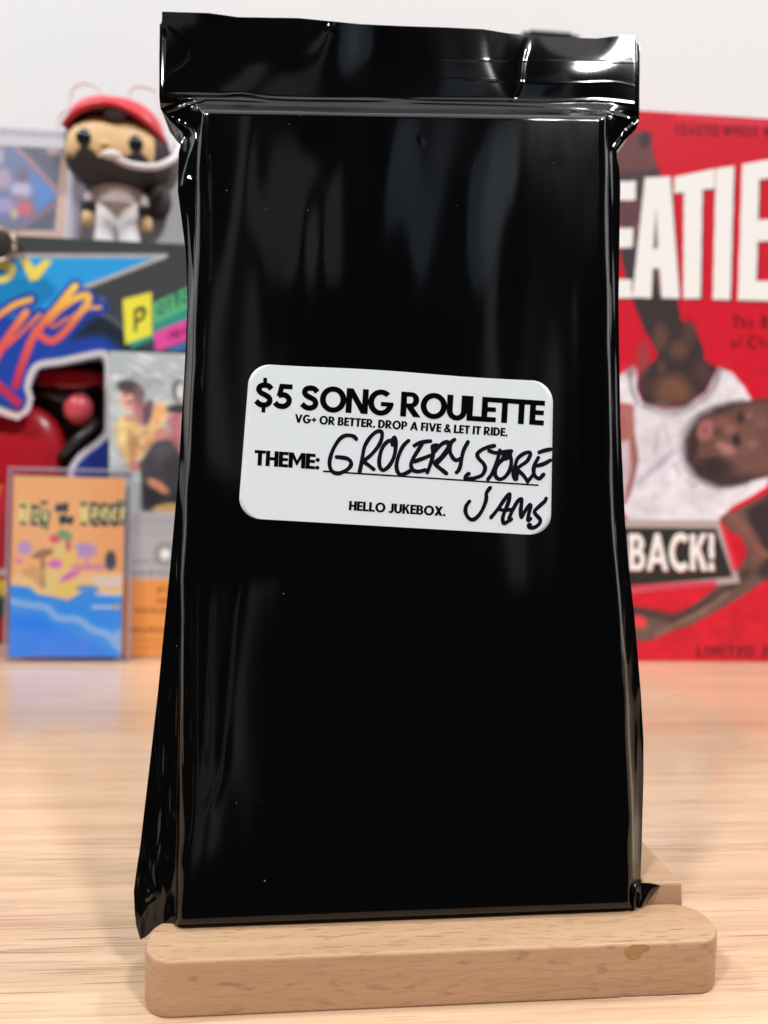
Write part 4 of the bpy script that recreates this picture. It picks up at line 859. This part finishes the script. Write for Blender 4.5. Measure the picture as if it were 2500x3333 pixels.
# ------------------------------------------------------------------ trading card in a clear holder on the toy carton
vS = vT + .008; PS = np.array(uv(0, vS, zT)); LS = math.radians(9)
q1 = on_plane(np.array(249.), np.array(783.), PS, nY); uR = float(q1 @ np.array([math.cos(YAW), math.sin(YAW), 0])); PS = np.array(uv(uR - .118, vS, zT))
nS = np.cross(np.array([math.cos(YAW), math.sin(YAW), 0]), math.cos(LS) * np.array([0, 0, 1.]) + math.sin(LS) * np.array([-math.sin(YAW), math.cos(YAW), 0]))
hS = (on_plane(np.array(100.), np.array(418.), PS, nS)[2] - zT) / math.cos(LS)
crd = empty('card_holder', tuple(PS), YAW); crd.rotation_euler = (-LS, 0, YAW); bpy.context.view_layer.update()
tag(crd, 'clear card holder with a sports card, cut by the left edge, beside the capped figurine', 'trading card')
hz_ = K(0, 400, .226)
Fs = Face(PS, YAW, LS, .006, .1105, .0008, hS - .011, .0007); P = Paint(Fs.x, Fs.y, (226, 192, 176))
P.poly(hz_((-900, 320), (890, 335), (780, 1540), (-900, 1540)), (96, 106, 122), 6)
P.poly(hz_((-900, 330), (240, 340), (830, 1040), (520, 1300), (300, 1500), (-900, 1500)), (118, 132, 170), 10); P.poly(hz_((420, 690), (830, 1030), (530, 1290), (480, 900)), (92, 148, 214), 8)
P.line(hz_((230, 350), (480, 600), (840, 1000)), 18, (176, 140, 158), 10); P.line(hz_((800, 1150), (540, 1340), (250, 1540)), 16, (160, 122, 140), 10)
s3 = lambda cx, cy, a, b_, c, rot=0: P.ell(*hz_((cx, cy))[0], a * .226, b_ * .226, c, rot, .7)
for a_ in ((40, 800, 120, 160, (186, 170, 190)), (300, 960, 150, 130, (200, 200, 226)), (320, 760, 70, 100, (128, 110, 128)), (0, 470, 50, 120, (190, 180, 200)), (60, 1180, 160, 110, (170, 166, 210)), (350, 1230, 120, 110, (222, 110, 124)), (200, 1300, 60, 80, (210, 190, 160)), (780, 400, 120, 50, (190, 164, 160)), (120, 1460, 170, 60, (130, 130, 146)), (250, 1080, 120, 60, (160, 136, 156))): s3(*a_)
Fs.build('sports_card', P, M['print'], crd, -.0006)
box('holder_front', .0004, .1176, -.0004, .0004, .0004, hS - .0004, M['clear'], crd); box('holder_back', .0004, .1176, .0050, .0058, .0004, hS - .0004, M['clear'], crd)
for nm, a_ in (('holder_rim', (.1115, .118, .0005, .0049, .0017, hS - .0017)), ('holder_rim', (0, .004, .0005, .0049, .0017, hS - .0017)), ('holder_rim', (0, .118, .0005, .0049, hS - .0022, hS)), ('holder_rim', (0, .118, .0005, .0049, 0, .0008))): box(nm, *a_, M['rim'], crd)

# ------------------------------------------------------------------ grey case behind the figurine
vG = vT + .034; PG = np.array(uv(0, vG)); zG = on_plane(np.array(570.), np.array(490.), PG, nY)[2]
gu = [float(on_plane(np.array(x_), np.array(700.), PG, nY) @ np.array([math.cos(YAW), math.sin(YAW), 0])) for x_ in (236., 900.)]
gc = empty('grey_case', tuple(uv(gu[0], vG, zT)), YAW); tag(gc, 'plain grey case standing behind the capped figurine on the toy carton', 'case')
box('case_shell', 0, gu[1] - gu[0], 0, .016, 0, zG - zT, M['grey_case'], gc, .001); box('lid_seam', .001, gu[1] - gu[0] - .001, -.0004, .0006, (zG - zT) * .965, (zG - zT) * .972, M['carton_grey'], gc)

# ------------------------------------------------------------------ vinyl figurine with red cap and headset microphone
vF = vT + .020; pf = on_plane(np.array(385.), np.array(780.), np.array(uv(0, vF)), nY); fig = empty('vinyl_figurine', (pf[0], pf[1], zT), YAW + .13)
tag(fig, 'big headed vinyl figurine with red cap, dark beard and white headset microphone', 'figurine')
mm = .001; fig.scale = (.97, .97, .92)
for k_, c_, r_ in (('skin', (236, 198, 146), .5), ('beard', (52, 47, 50), .6), ('cap', (206, 34, 52), .35), ('shirt', (222, 210, 214), .6), ('pants', (244, 240, 242), .5), ('whitep', (222, 214, 218), .25), ('eye', (26, 30, 32), .15)): M[k_] = plain('vinyl_' + k_, srgb(*c_), r_, .05, 120)
S3 = lambda *t: tuple(x * mm for x in t)
ellipsoid('head', S3(-1, 0, 60.5), S3(29.6, 26, 21.5), M['skin'], fig, 2.5)
def shell(name, c, r, keep, mat, sq=2.5):
    o = ellipsoid(name, S3(*c), S3(*r), mat, fig, sq, 72, 48); bm = bmesh.new(); bm.from_mesh(o.data)
    dl = [f for f in bm.faces if not keep(f.calc_center_median() / mm)]
    bmesh.ops.delete(bm, geom=dl, context='FACES'); bm.to_mesh(o.data); bm.free(); return o
bz = lambda x: 49.8 - 4 * math.cos((x + 1) * .21) + (4 if abs(x) > 25 else 0) + 2.2 * math.exp(-((x + 1) / 7) ** 2)
shell('beard', (-1, 0, 60.5), (30.6, 27.2, 22.5), lambda p: p.z < (bz(p.x) if p.y < -3 else 62), M['beard'])
shell('hair', (0, 2, 62), (31.2, 27.2, 23), lambda p: p.y > -8 or p.z > 78 - .02 * p.x ** 2 or (p.x > 23 and p.z < 75), M['beard'])
shell('cap', (-1, -1, 66), (29.5, 29, 27), lambda p: p.z > 80.5 - .012 * (p.x + 2) ** 2 - (.05 * p.x if p.x > 0 else 0), M['cap'])
tube('cap_brim', [S3(x, -math.sqrt(max(1, 29.4 ** 2 * (1 - (x + 1) ** 2 / 31.5 ** 2))) - 0, 80 - .012 * (x + 2) ** 2 - (.05 * x if x > 0 else 0)) for x in np.linspace(-29.5, 28.5, 24)], .0019, M['cap'], fig)
for ex_, ez_ in ((-18.0, 61.0), (13.5, 60.6)): ellipsoid('eye', S3(ex_ * .93, -24.4, ez_ - 1), S3(4.4, 2.6, 5.4), M['eye'], fig)
ellipsoid('hair_fringe', S3(1, -26.5, 76), S3(7, 2.5, 4), M['beard'], fig)
ellipsoid('nose', S3(-5, -26.6, 57), S3(2.2, 1.6, 1.8), M['skin'], fig)
ellipsoid('mouth', S3(-6, -27.4, 49), S3(3.4, 1.0, .9), M['skin'], fig)
ellipsoid('hair_tail', S3(24, 2, 34), S3(8, 8, 12), M['beard'], fig)
tube('headset_arm', [S3(*t) for t in spline([(37, -4, 71), (36.5, -14, 62), (33, -22, 53), (24, -29, 45), (12, -33, 43), (2, -33, 46)], 5)], .0021, M['whitep'], fig)
ellipsoid('microphone', S3(0, -34, 47.5), S3(5.6, 2.8, 2.8), M['whitep'], fig); ellipsoid('ear_pad', S3(37, 0, 68), S3(4, 9, 8), M['whitep'], fig)
def limb(name, pts, rad, mat): return tube(name, [S3(*p) for p in spline(pts, 4)], list(np.interp(np.linspace(0, 1, (len(pts) - 1) * 4 + 1), np.linspace(0, 1, len(rad)), [q * mm for q in rad])), mat, fig, 20)
limb('torso', [(-.5, 0, 27), (-.5, 0, 32), (-.5, 0, 38), (-.5, 0, 43)], [11.5, 12.5, 12.5, 8], M['shirt'])
for s_ in (-1, 1):
    limb('leg', [(-.5 + s_ * 7.4, 0, .2), (-.5 + s_ * 7.4, 0, 3), (-.5 + s_ * 6.4, 0, 14), (-.5 + s_ * 5.2, 0, 30)], [6.6, 6.9, 6.8, 7.4], M['pants'])
    limb('arm', [(-.5 + s_ * 10, 0, 38), (-.5 + s_ * 15, -.5, 33), (-.5 + s_ * 17, -1, 26.6)], [4.4, 4, 3.4], M['shirt'])
    limb('wrist_band', [(-.5 + s_ * 16.7, -1, 28.4), (-.5 + s_ * 17.2, -1, 24)], [4.1, 4.1], M['beard'])
    ellipsoid('hand', S3(-.5 + s_ * 17.6, -1.5, 17.5), S3(3.6, 3.4, 6.2), M['skin'], fig)
# thin pale wire loops behind the figurine
wl = empty('wire_loops', tuple(uv(0, 0, 0)), 0); wl.location = gc.location; 
pw = lambda cx, cy: Vector(on_plane(*[np.array(q) for q in c1((cx, cy))[0]], np.array(uv(0, vT + .0335)), nY)) - wl.location
tag(wl, 'thin pale wire loops rising behind the red cap of the figurine', 'wire')
M['wire'] = plain('pale_wire', srgb(226, 214, 216), .4)
for pts in (((560, 900), (570, 500), (590, 260), (650, 190), (740, 185), (830, 240), (900, 330)), ((1060, 330), (1090, 230), (1150, 205), (1260, 230), (1310, 290), (1380, 700)), ((600, 640), (500, 560), (490, 470), (560, 400), (640, 480))):
    tube('wire', spline([pw(*p) for p in pts], 6), .0009, M['wire'], wl, 8)
